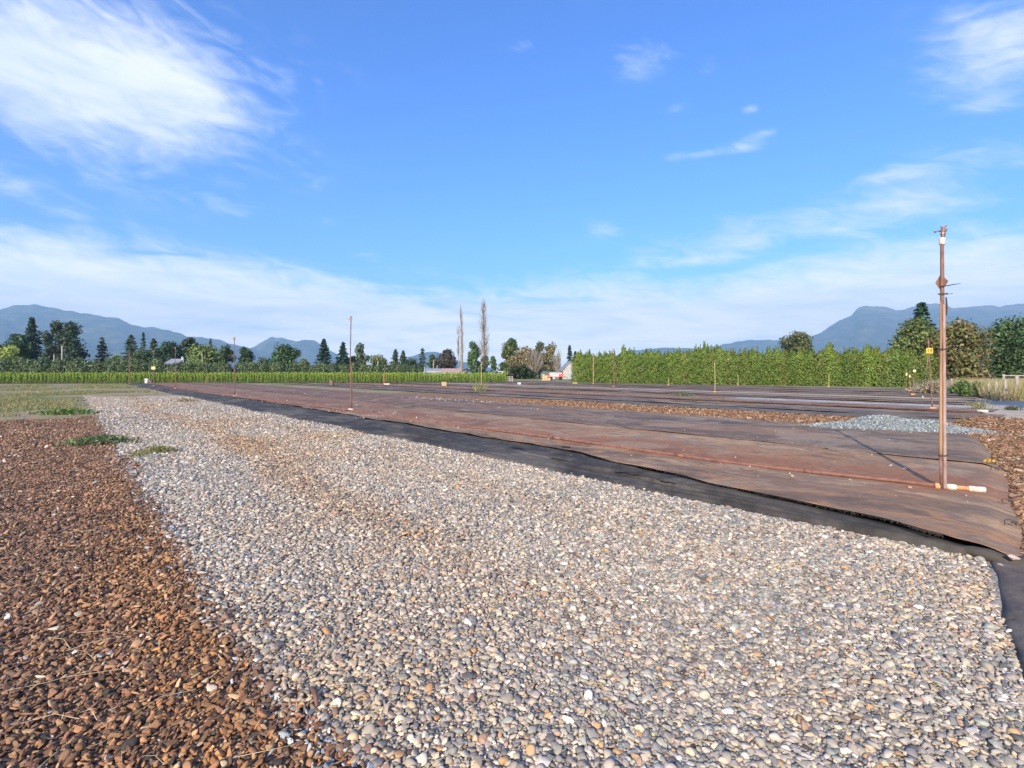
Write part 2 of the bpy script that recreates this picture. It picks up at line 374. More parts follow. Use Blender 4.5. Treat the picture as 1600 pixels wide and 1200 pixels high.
# ground with dry grass, bare earth and green patches
m, t, b, o = mat_new('ground_soil')
co = t.n('ShaderNodeTexCoord').outputs['Object']
n1 = t.noise(co, 0.22, 6, 0.62); n2 = t.noise(co, 1.7, 5, 0.65); n3 = t.noise(co, 14, 4, 0.6)
c = t.ramp(n2, [(0.28, (0.24, 0.17, 0.11)), (0.5, (0.36, 0.27, 0.17)), (0.72, (0.44, 0.34, 0.22))])
g = t.ramp(n3, [(0.3, (0.10, 0.14, 0.035)), (0.7, (0.22, 0.24, 0.08))])
c = t.mix(t.smooth(t.m('ADD', n1, t.m('MULTIPLY', n2, 0.35)), 0.60, 0.82), c, g)
far = t.smooth(t.sep(co)[1], 66.0, 90.0)
c = t.mix(far, c, t.ramp(n1, [(0.35, (0.13, 0.17, 0.05)), (0.6, (0.30, 0.28, 0.12))]))
c = t.mix(1.0, c, t.ramp(n3, [(0.3, (0.8,) * 3), (0.7, (1.12,) * 3)]), 'MULTIPLY')
t.set(b.inputs['Base Color'], c); b.inputs['Roughness'].default_value = 0.95; b.inputs['Specular IOR Level'].default_value = 0.15
bump(t, b, t.m('ADD', n3, t.m('MULTIPLY', n2, 2.0)), 0.6, 0.05)
M['ground'] = m

def fabric_mat(name, cols, dark=False, grey=0.0):
    """woven landscape fabric with rust and dust stains; st attribute = metres along and across the bed"""
    m, t, b, o = mat_new(name)
    st = t.attr('st')
    s_, t_, _ = t.sep(st)
    a1 = t.noise(t.vm('MULTIPLY', st, (0.30, 0.46, 1)), 1.0, 6, 0.58, 1.0)
    a2 = t.noise(t.vm('MULTIPLY', st, (0.75, 1.15, 1)), 1.2, 8, 0.66, 0.6)
    a3 = t.noise(t.vm('MULTIPLY', st, (5, 7, 1)), 2.0, 5, 0.7)
    f = t.m('ADD', t.m('MULTIPLY', a1, 0.75), t.m('MULTIPLY', a2, 0.30))
    c = t.ramp(f, cols)
    if not dark:
        # rust-red bloom along the irrigation line, purple-brown towards the far end
        d = t.m('ABSOLUTE', t.m('SUBTRACT', t_, 2.9))
        rust = t.m('MULTIPLY', t.smooth(t.m('ADD', d, t.m('MULTIPLY', t.m('SUBTRACT', a2, 0.5), 4.0)), 1.2, 0.0), 0.7)
        c = t.mix(rust, c, t.mix(a1, (0.19, 0.080, 0.052), (0.34, 0.150, 0.080)))
        c = t.mix(t.m('MULTIPLY', t.smooth(s_, 6.0, 24.0), 0.6), c, t.ramp(a2, [(0.38, (0.12, 0.076, 0.068)), (0.48, (0.23, 0.118, 0.085)), (0.56, (0.145, 0.095, 0.082)), (0.66, (0.24, 0.14, 0.10))]))
    if not dark:
        # charcoal lanes where the cloth is newer: beside the seam, along the hem and towards the far edge
        lane = t.m('MINIMUM', t.m('MINIMUM', t.m('ABSOLUTE', t.m('SUBTRACT', t_, 5.6)), t.m('ADD', t.m('ABSOLUTE', t.m('SUBTRACT', t_, 1.5)), 0.15)), t.m('ABSOLUTE', t.m('SUBTRACT', t_, 8.2)))
        ln = t.smooth(t.m('ADD', lane, t.m('MULTIPLY', t.m('SUBTRACT', a2, 0.5), 2.6)), 0.55, 0.05)
        c = t.mix(t.m('MULTIPLY', ln, 0.5), c, (0.098, 0.084, 0.074))
    dust = t.smooth(t.m('ADD', t.noise(t.vm('ADD', st, (40, 17, 0)), 0.55, 6, 0.6, 1.4), t.m('MULTIPLY', a3, 0.16)), 0.60, 0.70)
    c = t.mix(t.m('MULTIPLY', dust, 0.25 if dark else 0.42), c, (0.20, 0.18, 0.155) if dark else (0.34, 0.27, 0.20))
    c = t.mix(1.0, c, t.ramp(a3, [(0.3, (0.86, 0.84, 0.80)), (0.72, (1.36, 1.32, 1.24))]), 'MULTIPLY')
    t.set(b.inputs['Base Color'], c)
    b.inputs['Roughness'].default_value = 0.7 if dark else 0.85; b.inputs['Specular IOR Level'].default_value = 0.12
    wv = t.noise(st, 160, 2, 0.5)
    wr = t.noise(t.vm('MULTIPLY', st, (2.0, 3.4, 1)), 1.0, 6, 0.58, 0.5)
    bump(t, b, t.m('ADD', t.m('MULTIPLY', wr, 1.0), t.m('MULTIPLY', wv, 0.05)), 0.5, 0.03)
    return m
M['fab'] = fabric_mat('stained_fabric', [(0.36, (0.090, 0.068, 0.056)), (0.44, (0.20, 0.132, 0.092)), (0.48, (0.36, 0.20, 0.108)), (0.52, (0.22, 0.155, 0.115)), (0.57, (0.40, 0.255, 0.15)), (0.66, (0.14, 0.106, 0.086))])
M['fab2'] = fabric_mat('grey_fabric', [(0.34, (0.080, 0.070, 0.064)), (0.44, (0.155, 0.120, 0.100)), (0.50, (0.27, 0.185, 0.125)), (0.55, (0.155, 0.110, 0.088)), (0.62, (0.27, 0.165, 0.105)), (0.74, (0.10, 0.095, 0.095))])
M['fabblue'] = fabric_mat('faded_blue_black_fabric', [(0.38, (0.072, 0.062, 0.056)), (0.46, (0.18, 0.142, 0.112)), (0.53, (0.105, 0.088, 0.076)), (0.62, (0.30, 0.22, 0.15))], dark=True)
M['fabtan'] = fabric_mat('dusty_fabric', [(0.36, (0.12, 0.105, 0.095)), (0.46, (0.30, 0.235, 0.175)), (0.55, (0.20, 0.155, 0.125)), (0.66, (0.38, 0.30, 0.22))], dark=True)
M['fabblack'] = fabric_mat('black_fabric', [(0.36, (0.030, 0.027, 0.025)), (0.46, (0.075, 0.066, 0.056)), (0.53, (0.040, 0.036, 0.032)), (0.62, (0.115, 0.098, 0.078))], dark=True)

# ================================================================== SETTING
# ---- ground out to the hills
g = MB(); R = 14000
g.add([(-R, -300, 0), (R, -300, 0), (R, R, 0), (-R, R, 0)], [(0, 1, 2, 3)])
tag(g.build('ground', M['ground']), kind='structure')

# ---- loose sheets laid over it, with ragged borders
def sheet(name, s0, s1, t0, t1, z, mat, ns=120, nt=24, rag=0.18, ragf=1.3, seed=0, relief=True, smin=None):
    """strip in bed coordinates; finer near the camera"""
    lin = np.linspace(0, 1, ns) ** 1.6
    S = s0 + (s1 - s0) * lin; T = np.linspace(t0, t1, nt)
    vs_, sts = [], []
    for i, s in enumerate(S):
        e0 = rag * (vnoise(s * ragf, t0, seed) + 0.5 * vnoise(s * ragf * 3.1, t0, seed + 1))
        e1 = rag * (vnoise(s * ragf, t1, seed + 2) + 0.5 * vnoise(s * ragf * 3.1, t1, seed + 3))
        for j, tt in enumerate(T):
            k = j / (nt - 1); t2 = (t0 + e0) * (1 - k) + (t1 + e1) * k
            s2 = s
            if i in (0, ns - 1): s2 = s + rag * 1.5 * vnoise(t2 * ragf, s, seed + 4)
            p = ST(s2, t2)
            vs_.append((p.x, p.y, z)); sts.append((s2, t2, 0))
    a = np.array(vs_)
    if relief: a[:, 2] += np.maximum(swell(a[:, 0], a[:, 1]) * 0.5 + 0.008, 0)
    idx = np.arange(ns * nt).reshape(ns, nt)
    f = np.stack([idx[:-1, :-1].ravel(), idx[:-1, 1:].ravel(), idx[1:, 1:].ravel(), idx[1:, :-1].ravel()], 1)
    ob = big_mesh(name, a, f, mat, st=np.array(sts), smooth=True)
    return tag(ob, kind='structure')
sheet("gravel_ground", -0.95, 37, -4.7, 0.4, 0.008, M["gravel_sheet"], seed=1, rag=0.3)
sheet('brown_stone_ground', -9, 21, -22, -4.55, 0.004, M['brown_sheet'], seed=2, rag=0.2)
sheet('bark_ground', -3.8, 3.0, -5.0, 17.0, 0.004, M['orange_sheet'], seed=3, rag=0.4, ragf=0.6)
sheet('bark_strip', 0.5, 30, 9.5, 13.9, 0.010, M['orange_sheet'], seed=4, rag=0.25)
sheet('gravel_path', -28, 8, 3.0, 60.0, 0.002, M['path_sheet'], seed=5, rag=0.5, relief=False)
sheet('gravel_strip', 2.6, 13, 21.9, 23.2, 0.030, M['grey_sheet'], seed=8, rag=0.3, relief=False)
sheet('dirt_strip', 3.0, 62, 29.3, 31.6, 0.012, M['tan_sheet'], seed=6, rag=0.2, relief=False)
sheet('dirt_strip.001', 4.0, 70, 22.4, 24.4, 0.010, M['orange_sheet'], seed=7, rag=0.3, relief=False)

# ---- mountains
def mountain(name, prof, Y, depth, mat, seed, base_px=586):
    """ridge line given in picture points at distance Y; spurs run down towards the valley"""
    xs = np.array([p[0] for p in prof], float); ys = np.array([p[1] for p in prof], float)
    n, k = 300, 34
    px = np.linspace(xs[0], xs[-1], n); py = np.interp(px, xs, ys)
    X = (px - 800) / F * Y; Z = CAMH + (HY - py) * Y / F
    V_ = np.zeros((k, n, 3))
    for i in range(k):
        q = i / (k - 1)              # 0 foot towards us .. 0.7 ridge .. 1 back
        for j in range(n):
            if q <= 0.7:
                a = q / 0.7; y = Y - depth * (1 - a); prof_h = a ** 1.15
            else:
                a = (1 - q) / 0.3; y = Y + depth * 0.25 * (1 - a); prof_h = a
            nz = mnoise.fractal(Vector((X[j] / 700, y / 900, seed)), 0.9, 2.1, 6)
            rid = 1 - abs(mnoise.noise(Vector((X[j] / 520 + 0.5 * nz, y / 1500, seed + 3))))
            edge = math.sin(math.pi * min(a, 1)) * (1 - a) ** 0.6 * 1.4 if a < 1 else 0
            z = Z[j] * prof_h + edge * Z[j] * (0.24 * nz + 0.20 * (rid - 0.7)) + 14 * mnoise.noise(Vector((X[j] / 90, y / 90, seed))) * (1 if 0 < a else 0)
            V_[i, j] = (X[j] * (y / Y), y, max(z, -5) if a > 0 else -8)
    idx = np.arange(n * k).reshape(k, n)
    f = np.stack([idx[:-1, :-1].ravel(), idx[:-1, 1:].ravel(), idx[1:, 1:].ravel(), idx[1:, :-1].ravel()], 1)
    return tag(big_mesh(name, V_.reshape(-1, 3), f, mat, smooth=True), kind='structure')
m, t, b, o = mat_new('forested_slope')
co = t.n('ShaderNodeTexCoord').outputs['Object']
c = t.ramp(t.noise(co, 0.006, 8, 0.65), [(0.36, (0.018, 0.035, 0.018)), (0.48, (0.045, 0.07, 0.03)), (0.56, (0.10, 0.12, 0.05)), (0.66, (0.26, 0.24, 0.13))])
t.set(b.inputs['Base Color'], c); b.inputs['Roughness'].default_value = 0.95
bump(t, b, t.noise(co, 0.02, 6, 0.7), 1.0, 30.0); M['hill'] = m
m, t, b, o = mat_new('rocky_slope')
co = t.n('ShaderNodeTexCoord').outputs['Object']
c = t.ramp(t.noise(co, 0.006, 8, 0.65), [(0.36, (0.02, 0.036, 0.02)), (0.48, (0.05, 0.07, 0.03)), (0.56, (0.10, 0.11, 0.05)), (0.66, (0.24, 0.21, 0.13))])
rk = t.ramp(t.noise(co, 0.01, 7, 0.7), [(0.3, (0.20, 0.13, 0.09)), (0.7, (0.40, 0.29, 0.21))])
hz = t.m('ADD', t.sep(co)[2], t.m('MULTIPLY', t.m('SUBTRACT', t.noise(co, 0.004, 6, 0.65), 0.5), 500))
c = t.mix(t.m('MULTIPLY', t.smooth(hz, 640, 780), 0.75), c, rk)
t.set(b.inputs['Base Color'], c); b.inputs['Roughness'].default_value = 0.95
bump(t, b, t.noise(co, 0.02, 6, 0.7), 1.0, 30.0); M['hillrock'] = m
mountain('mountain', [(-420, 560), (-260, 520), (-120, 500), (-40, 492), (0, 484), (25, 477), (48, 475.5), (80, 479), (100, 485), (140, 490), (165, 495), (185, 497), (205, 506), (225, 511), (250, 513), (275, 518), (295, 526), (320, 527), (345, 532), (375, 541), (420, 552), (480, 566), (540, 584)], 5600, 2300, M['hill'], 1.3)
mountain('mountain.001', [(330, 584), (370, 556), (400, 540), (412, 532), (425, 526.5), (445, 529), (462, 533), (478, 530.5), (492, 532), (505, 540), (530, 556), (560, 572), (600, 586)], 6500, 1300, M['hill'], 4.2)
mountain('mountain.002', [(610, 584), (635, 559), (655, 553), (672, 550), (685, 551), (710, 562), (760, 574), (850, 578), (920, 576), (975, 549), (1000, 546.5), (1030, 543), (1050, 543), (1090, 545), (1120, 540), (1165, 531.5), (1200, 530), (1225, 533), (1260, 545), (1330, 560), (1450, 584)], 6800, 1300, M['hill'], 7.7)
mountain('mountain.003', [(1130, 584), (1200, 562), (1240, 541), (1268, 526), (1290, 515), (1312, 500), (1330, 493), (1340, 482), (1350, 477), (1380, 478), (1400, 484), (1412, 483.5), (1440, 475), (1465, 473.5), (1490, 482), (1510, 480), (1540, 476.5), (1565, 478.5), (1590, 474), (1640, 470), (1720, 478), (1850, 500), (2050, 560)], 6200, 2300, M['hillrock'], 11.1)

# ---- the air of the valley
hz_ = MB(); hz_.box((0, 3500, 449), (19000, 7600, 900))
m = bpy.data.materials.new('valley_haze'); m.use_nodes = True; m.node_tree.nodes.clear()
t = NT(m.node_tree); pv = t.n('ShaderNodeVolumePrincipled'); pv.inputs['Density'].default_value = 0.00018
pv.inputs['Color'].default_value = (0.46, 0.74, 1.0, 1); pv.inputs['Anisotropy'].default_value = 0.0
oo = t.n('ShaderNodeOutputMaterial'); m.node_tree.links.new(pv.outputs[0], oo.inputs['Volume'])
tag(hz_.build('haze', m), kind='stuff')

# ================================================================== LANDSCAPE FABRIC BEDS
def fabric_piece(name, parent, s0, s1, tlo, thi, zf, mat, ns=220, nt=26, thick=0.004, spow=1.9):
    """tlo/thi: functions of s; zf(s, t, k): height over the ground (k 0..1 across)"""
    S = s0 + (s1 - s0) * np.linspace(0, 1, ns) ** spow
    K = np.linspace(0, 1, nt); K = 0.5 * K + 0.5 * (0.5 - 0.5 * np.cos(math.pi * K))
    vs_, sts = [], []
    for s in S:
        a, c_ = tlo(s), thi(s)
        for k in K:
            tt = a + (c_ - a) * k; p = ST(s, tt); z = zf(s, tt, k)
            vs_.append((p.x, p.y, z)); sts.append((s, tt, 0))
    idx = np.arange(ns * nt).reshape(ns, nt)
    f = np.stack([idx[:-1, :-1].ravel(), idx[:-1, 1:].ravel(), idx[1:, 1:].ravel(), idx[1:, :-1].ravel()], 1)
    ob = big_mesh(name, vs_, f, mat, st=np.array(sts), smooth=True, parent=parent)
    md = ob.modifiers.new('thickness', 'SOLIDIFY'); md.thickness = thick; md.offset = -1
    return ob
def nz(s, t, fs, ft, seed): return vnoise(s * fs, t * ft, seed)
def ease(x): x = max(0.0, min(1.0, x)); return x * x * (3 - 2 * x)

bed1 = empty('fabric_bed', ST(0, 0), 'wide nearest bed of rust-stained landscape fabric beside the pale gravel', 'fabric bed')
bed1.location = (0, 0, 0)
S_END = 76
def end_s(t):   # where the bed stops at its near right end
    return -0.22 + 0.10 * t + 0.005 * t * t + 0.06 * vnoise(t * 0.9, 0, 5)
def hem(s):     # free edge of the stained top sheet over the black skirt
    base = float(np.interp(s, [-0.3, 0.0, 0.2, 0.64, 1.2, 1.9, 2.7, 4.0, 5.3, 10, 20, 80], [0.05, 0.07, 0.11, 0.30, 0.49, 0.60, 0.68, 1.0, 1.25, 1.4, 1.5, 1.5]))
    return base + 0.12 * nz(s, 0, 0.55, 1, 3) * ease((s - 1.5) / 2) + 0.045 * nz(s, 0, 1.9, 1, 4) + 0.02 * nz(s, 0, 6.0, 1, 6)
def edge0(s): return -0.06 + 0.12 * nz(s, 0, 0.35, 1, 8) + 0.045 * nz(s, 0, 1.7, 1, 9) - 0.25 * ease((s - 6) / 12) * (0.6 + 0.4 * nz(s, 0, 0.2, 1, 2))
def skirt_z(s, t, k):
    edge = ease(k / 0.10)
    d_ = t - edge0(s); span = max(0.12, hem(s) - edge0(s))      # long folds gathered between the gravel and the hem
    fold = 0.0
    for q_, a_, w_ in ((0.28, 0.042, 0.030), (0.50, 0.050, 0.026), (0.72, 0.036, 0.022), (0.86, 0.024, 0.018)):
        c0 = span * (q_ + 0.09 * nz(s, q_ * 9, 0.45, 1, 11)); fold += a_ * math.exp(-((d_ - c0) / w_) ** 2) * max(0.0, 0.55 + 0.9 * nz(s, q_ * 31, 0.55, 1, 12))
    fold *= 1 - 0.55 * ease((s - 6) / 10)
    cr = 0.024 * abs(nz(s, t, 0.9, 6.0, 15)) + 0.014 * abs(nz(s, t, 2.2, 12.0, 16))
    under = ease((t - hem(s) + 0.02) / 0.10)
    if s < 0.3: edge *= 0.45 + 0.55 * ease((s + 0.25) / 0.5)
    return (0.012 + 0.035 * edge) * (1 - 0.28 * under) + edge * (1 - under) * (fold + cr + 0.012 * nz(s, t, 1.1, 2.6, 13) + 0.006 * nz(s, t, 4, 7, 14) + 0.03 * k)
fabric_piece('fabric_skirt', bed1, -0.24, S_END, edge0, lambda s: hem(s) + 0.30, skirt_z, M['fabblack'], 460, 84)
def top_z(s, t, k):
    lift = 0.030 * math.exp(-((t - hem(s)) / 0.09) ** 2) * (0.6 + 0.8 * nz(s, 0, 1.3, 1, 21))
    e = ease((s - end_s(t) + 0.02) / 0.25)
    return 0.034 + 0.052 * e + max(lift, -0.004) + 0.014 * nz(s, t, 0.7, 1.6, 22) + 0.006 * nz(s, t, 2.6, 4.5, 23) + 0.008 * abs(nz(s, t, 1.6, 3.0, 24)) + 0.012 * ease((t - 0.5) / 3)
def strip_mesh(name, s1, tlo, thi, zf, mat, ns=300, nt=56):
    """like fabric_piece but with the curved end of the bed"""
    L = np.linspace(0, 1, ns) ** 2.0; K = np.linspace(0, 1, nt); K = 0.4 * K + 0.6 * (0.5 - 0.5 * np.cos(math.pi * K))
    vs_, sts = [], []
    for l in L:
        sm = l * s1; a, c_ = tlo(sm), thi(sm)
        for k in K:
            tt = a + (c_ - a) * k; e = end_s(tt); s = e + (s1 - e) * l; p = ST(s, tt)
            vs_.append((p.x, p.y, zf(s, tt, k))); sts.append((s, tt, 0))
    idx = np.arange(ns * nt).reshape(ns, nt)
    f = np.stack([idx[:-1, :-1].ravel(), idx[:-1, 1:].ravel(), idx[1:, 1:].ravel(), idx[1:, :-1].ravel()], 1)
    ob = big_mesh(name, vs_, f, mat, st=np.array(sts), smooth=True, parent=bed1)
    md = ob.modifiers.new('thickness', 'SOLIDIFY'); md.thickness = 0.005; md.offset = -1
    return ob
seam = lambda s: 4.92 + 0.05 * nz(s, 0, 0.4, 1, 31) + 0.015 * nz(s, 0, 2.0, 1, 32)
strip_mesh('fabric_strip', S_END, hem, lambda s: 4.99, top_z, M['fab'])
def top2_z(s, t, k):
    e = ease((s - end_s(t) + 0.02) / 0.25); edge = math.exp(-((t - seam(s)) / 0.07) ** 2)
    gap = 0.016 * edge * max(0.0, 0.5 + nz(s, 0, 0.6, 1, 35))
    return 0.047 + 0.064 * e + gap + 0.010 * nz(s, t, 0.7, 1.6, 22) + 0.004 * nz(s, t, 2.6, 4.5, 36) - 0.05 * ease((k - 0.94) / 0.06)
strip_mesh('fabric_strip', S_END, seam, lambda s: 9.75 + 0.12 * nz(s, 0, 0.5, 1, 33), top2_z, M['fab2'])
# frayed threads along the free edge
fr_ = MB()
for i in range(1500):
    s = 0.3 + 9.0 * random.random() ** 1.7; tt = hem(s) + 0.004; z = top_z(s, tt, 0) - 0.002
    p = ST(s, tt, z); l = random.uniform(0.012, 0.05); a = random.uniform(-0.9, 0.9)
    d = (-V * math.cos(a) + U * math.sin(a)) * l; q = p + d; q.z -= random.uniform(0.0, 0.6) * l
    wd = U * 0.0012
    fr_.add([p - wd, p + wd, q + wd, q - wd], [(0, 1, 2, 3)])
fr_.build('frayed_threads', M['fabblack'], bed1)['kind'] = 'stuff'
# rolled corner of the skirt at the near end
rc = MB(); path = []
for i in range(9):
    s = -0.42 + i * 0.10; path.append(ST(s, 0.02 + 0.05 * math.sin(i) + 0.09 * ease(i / 8), 0.05 + 0.02 * math.sin(i * 1.7)))
rc.tube(path, [0.02, 0.045, 0.05, 0.045, 0.05, 0.04, 0.035, 0.03, 0.012], 10)
rc.build('rolled_corner', M['fabblack'], bed1, True)

for (px, py, L_, W_) in ((806, 699, 0.34, 0.10), (872, 716, 0.42, 0.12), (885, 698, 0.20, 0.10), (985, 741, 0.5, 0.09), (1040, 752, 0.3, 0.07), (1290, 702, 0.10, 0.04)):
    p0 = G(px, py, 0.10); a_, b_ = 16, 6; vv, ss = [], []
    for i in range(a_):
        for j in range(b_):
            u_, q_ = i / (a_ - 1) - 0.5, j / (b_ - 1) - 0.5
            wv_ = 1 - 0.6 * abs(2 * u_) ** 2 + 0.5 * vnoise(u_ * 5 + px, 0, 3)
            p = p0 - U * (u_ * L_) + V * (q_ * W_ * wv_ + 0.05 * vnoise(u_ * 3, px, 1))
            s1_, t1_ = st_of(p.x, p.y)
            vv.append((p.x, p.y, top_z(s1_, t1_, 0.5) + 0.012 + 0.022 * abs(vnoise(u_ * 9 + px, q_ * 4, 2)))); ss.append((s1_, t1_, 0))
    ix = np.arange(a_ * b_).reshape(a_, b_)
    big_mesh('torn_scrap', vv, np.stack([ix[:-1, :-1].ravel(), ix[1:, :-1].ravel(), ix[1:, 1:].ravel(), ix[:-1, 1:].ravel()], 1), M['fabblack'], st=np.array(ss), parent=bed1)
# black strip that runs from the corner along the end of the gravel
bedx = empty('fabric_runner', (0, 0, 0), 'black fabric runner along the end of the gravel by the bed corner', 'fabric runner')
def run_z(s, t, k): return 0.048 + 0.012 * nz(s, t, 2, 1, 41) + 0.005 * nz(s, t, 7, 5, 42) + 0.03 * math.exp(-((k - 0.42 - 0.1 * t) / 0.03) ** 2) - 0.03 * (1 - ease(k / 0.06))
NSR = 60
vs_, sts = [], []
for i in range(NSR):
    tt = 0.12 - 4.6 * i / (NSR - 1)
    a = -0.03 + 0.16 * min(tt, 0) + 0.030 * nz(tt, 0, 2.0, 1, 43); c_ = a - 0.85 + 0.05 * nz(tt, 1, 1.5, 1, 44)
    for j in range(30):
        k = j / 29; s = a + (c_ - a) * k; p = ST(s, tt)
        vs_.append((p.x, p.y, run_z(s, tt, k))); sts.append((tt, s, 0))
idx = np.arange(NSR * 30).reshape(NSR, 30)
f = np.stack([idx[:-1, :-1].ravel(), idx[1:, :-1].ravel(), idx[1:, 1:].ravel(), idx[:-1, 1:].ravel()], 1)
ob = big_mesh('fabric_sheet', vs_, f, M['fabblue'], st=np.array(sts), smooth=True, parent=bedx)
md = ob.modifiers.new('thickness', 'SOLIDIFY'); md.thickness = 0.004; md.offset = -1

# far beds: each a thing of overlapping strips
def far_bed(label, s0, s1, edges, mats, seed):
    e = empty('fabric_bed', (0, 0, 0), label, 'fabric bed')
    for i in range(len(edges) - 1):
        lo, hi = edges[i], edges[i + 1]
        def zf(s, t, k, i=i, lo=lo, hi=hi):
            ed = math.exp(-((k) / 0.04) ** 2)
            return 0.035 + 0.014 * (i % 2) + 0.05 * ed * max(0, 0.45 + nz(s, i, 0.35, 1, seed + i)) + 0.012 * nz(s, t, 0.4, 1.2, seed) - 0.045 * ease((k - 0.93) / 0.07) * (i == len(edges) - 2)
        fabric_piece('fabric_strip', e, s0 + 0.4 * math.sin(i * 2.1 + seed), s1 + math.sin(i * 3.0) * 1.5,
                     lambda s, lo=lo, i=i: lo + 0.10 * nz(s, lo, 0.4, 1, seed + 9 + i), lambda s, hi=hi, i=i: hi + 0.06 + 0.06 * nz(s, hi, 0.4, 1, seed + 19 + i),
                     zf, mats[i % len(mats)], 170, 16, 0.006, 1.5)
    return e
far_bed('dark blue-grey fabric bed just beyond the orange bark strip', 1.9, 62, [13.5, 15.2, 16.8, 18.4, 20.2, 21.9], [M['fabblue'], M['fabblue'], M['fab2'], M['fabblue'], M['fabtan']], 51)
far_bed('narrow brown fabric bed between the two bare earth strips', 3.2, 66, [24.3, 25.8, 27.6, 29.4], [M['fabblue'], M['fabtan'], M['fab2']], 61)
far_bed('farthest wide fabric bed running along the foot of the tall hedge', 3.5, 72, [31.6, 33.4, 35.5, 38.0, 40.5, 43.0, 46.5], [M['fabtan'], M['fabblue'], M['fab2'], M['fabblue'], M['fabtan'], M['fabblue']], 71)

# ================================================================== STONES (gravel, brown stone, bark, crushed rock)
PROTO = bpy.data.collections.new('stone_shapes')
def stone_proto(kind, i, mat):
    import bmesh
    bm = bmesh.new(); bmesh.ops.create_icosphere(bm, subdivisions=2 if kind != 'chip' else 1, radius=1.0)
    sx = (1.0, random.uniform(0.62, 0.95), random.uniform(0.38, 0.62))
    if kind == 'bark': sx = (1.25, random.uniform(0.55, 0.8), random.uniform(0.25, 0.4))
    off = Vector((i * 3.7, 1.3 * i, 0))
    cuts = [(Vector((random.gauss(0, 1), random.gauss(0, 1), random.gauss(0, 1))).normalized(), random.uniform(0.40, 0.74)) for _ in range(9 if kind == 'pebble' else 12)]
    for v in bm.verts:
        n_ = mnoise.noise(v.co * 0.9 + off) * 0.30 + mnoise.noise(v.co * 2.0 + off) * (0.10 if kind == 'pebble' else 0.22)
        v.co = v.co * (1 + n_)
        for cn, cd in cuts:
            d_ = v.co.dot(cn)
            if d_ > cd: v.co -= cn * (d_ - cd) * 0.93
        v.co = Vector((v.co.x * sx[0], v.co.y * sx[1], v.co.z * sx[2])) * 1.30
    me = bpy.data.meshes.new(f'{kind}_shape'); bm.to_mesh(me); bm.free()
    if kind != 'chip': me.shade_smooth()
    if kind in ('crushed', 'bark') or (kind == 'stone' and i % 2) or (kind == 'pebble' and i % 4 == 0): me.shade_flat()
    me.materials.append(mat)
    ob = bpy.data.objects.new(f'{kind}_shape', me); return ob
def proto_set(kind, n, mat):
    c = bpy.data.collections.new(f'{kind}_shapes')
    for i in range(n): c.objects.link(stone_proto(kind, i + 1 + 20 * len(kind), mat))
    return c
def scatter(name, pts, rot, scl, col, shapes, label, cat, parent=None):
    """one object: points that carry stones"""
    n = len(pts); me = bpy.data.meshes.new(name)
    me.vertices.add(n); me.vertices.foreach_set('co', np.asarray(pts, np.float32).ravel())
    for nm, ty, key, arr in (('rot', 'FLOAT_VECTOR', 'vector', rot), ('scl', 'FLOAT_VECTOR', 'vector', scl)):
        me.attributes.new(nm, ty, 'POINT').data.foreach_set(key, np.asarray(arr, np.float32).ravel())
    c4 = np.ones((n, 4), np.float32); c4[:, :3] = col
    me.attributes.new('col', 'FLOAT_COLOR', 'POINT').data.foreach_set('color', c4.ravel())
    me.attributes.new('idx', 'INT', 'POINT').data.foreach_set('value', rng.integers(0, 1000, n).astype(np.int32))
    ob = link(bpy.data.objects.new(name, me), parent)
    ng = bpy.data.node_groups.new(name + '_nodes', 'GeometryNodeTree')
    ng.interface.new_socket('Geometry', in_out='INPUT', socket_type='NodeSocketGeometry')
    ng.interface.new_socket('Geometry', in_out='OUTPUT', socket_type='NodeSocketGeometry')
    N = ng.nodes; L = ng.links
    gi, go = N.new('NodeGroupInput'), N.new('NodeGroupOutput')
    ip = N.new('GeometryNodeInstanceOnPoints'); ci = N.new('GeometryNodeCollectionInfo')
    ci.inputs['Collection'].default_value = shapes; ci.inputs['Separate Children'].default_value = True; ci.inputs['Reset Children'].default_value = True
    ip.inputs['Pick Instance'].default_value = True
    def na(nm, ty):
        x = N.new('GeometryNodeInputNamedAttribute'); x.data_type = ty; x.inputs['Name'].default_value = nm; return x.outputs['Attribute']
    er = N.new('FunctionNodeEulerToRotation')
    L.new(na('rot', 'FLOAT_VECTOR'), er.inputs[0]); L.new(er.outputs[0], ip.inputs['Rotation'])
    L.new(na('scl', 'FLOAT_VECTOR'), ip.inputs['Scale']); L.new(na('idx', 'INT'), ip.inputs['Instance Index'])
    L.new(gi.outputs[0], ip.inputs['Points']); L.new(ci.outputs[0], ip.inputs['Instance']); L.new(ip.outputs[0], go.inputs[0])
    md = ob.modifiers.new('stones', 'NODES'); md.node_group = ng
    tag(ob, label, cat, kind='stuff')
    return ob
PEBBLES = proto_set('pebble', 16, M['pebble']); CHIPS = proto_set('stone', 9, M['chip']); BARK = proto_set('bark', 8, M['chip']); CRUSH = proto_set('crushed', 8, M['crushed'])

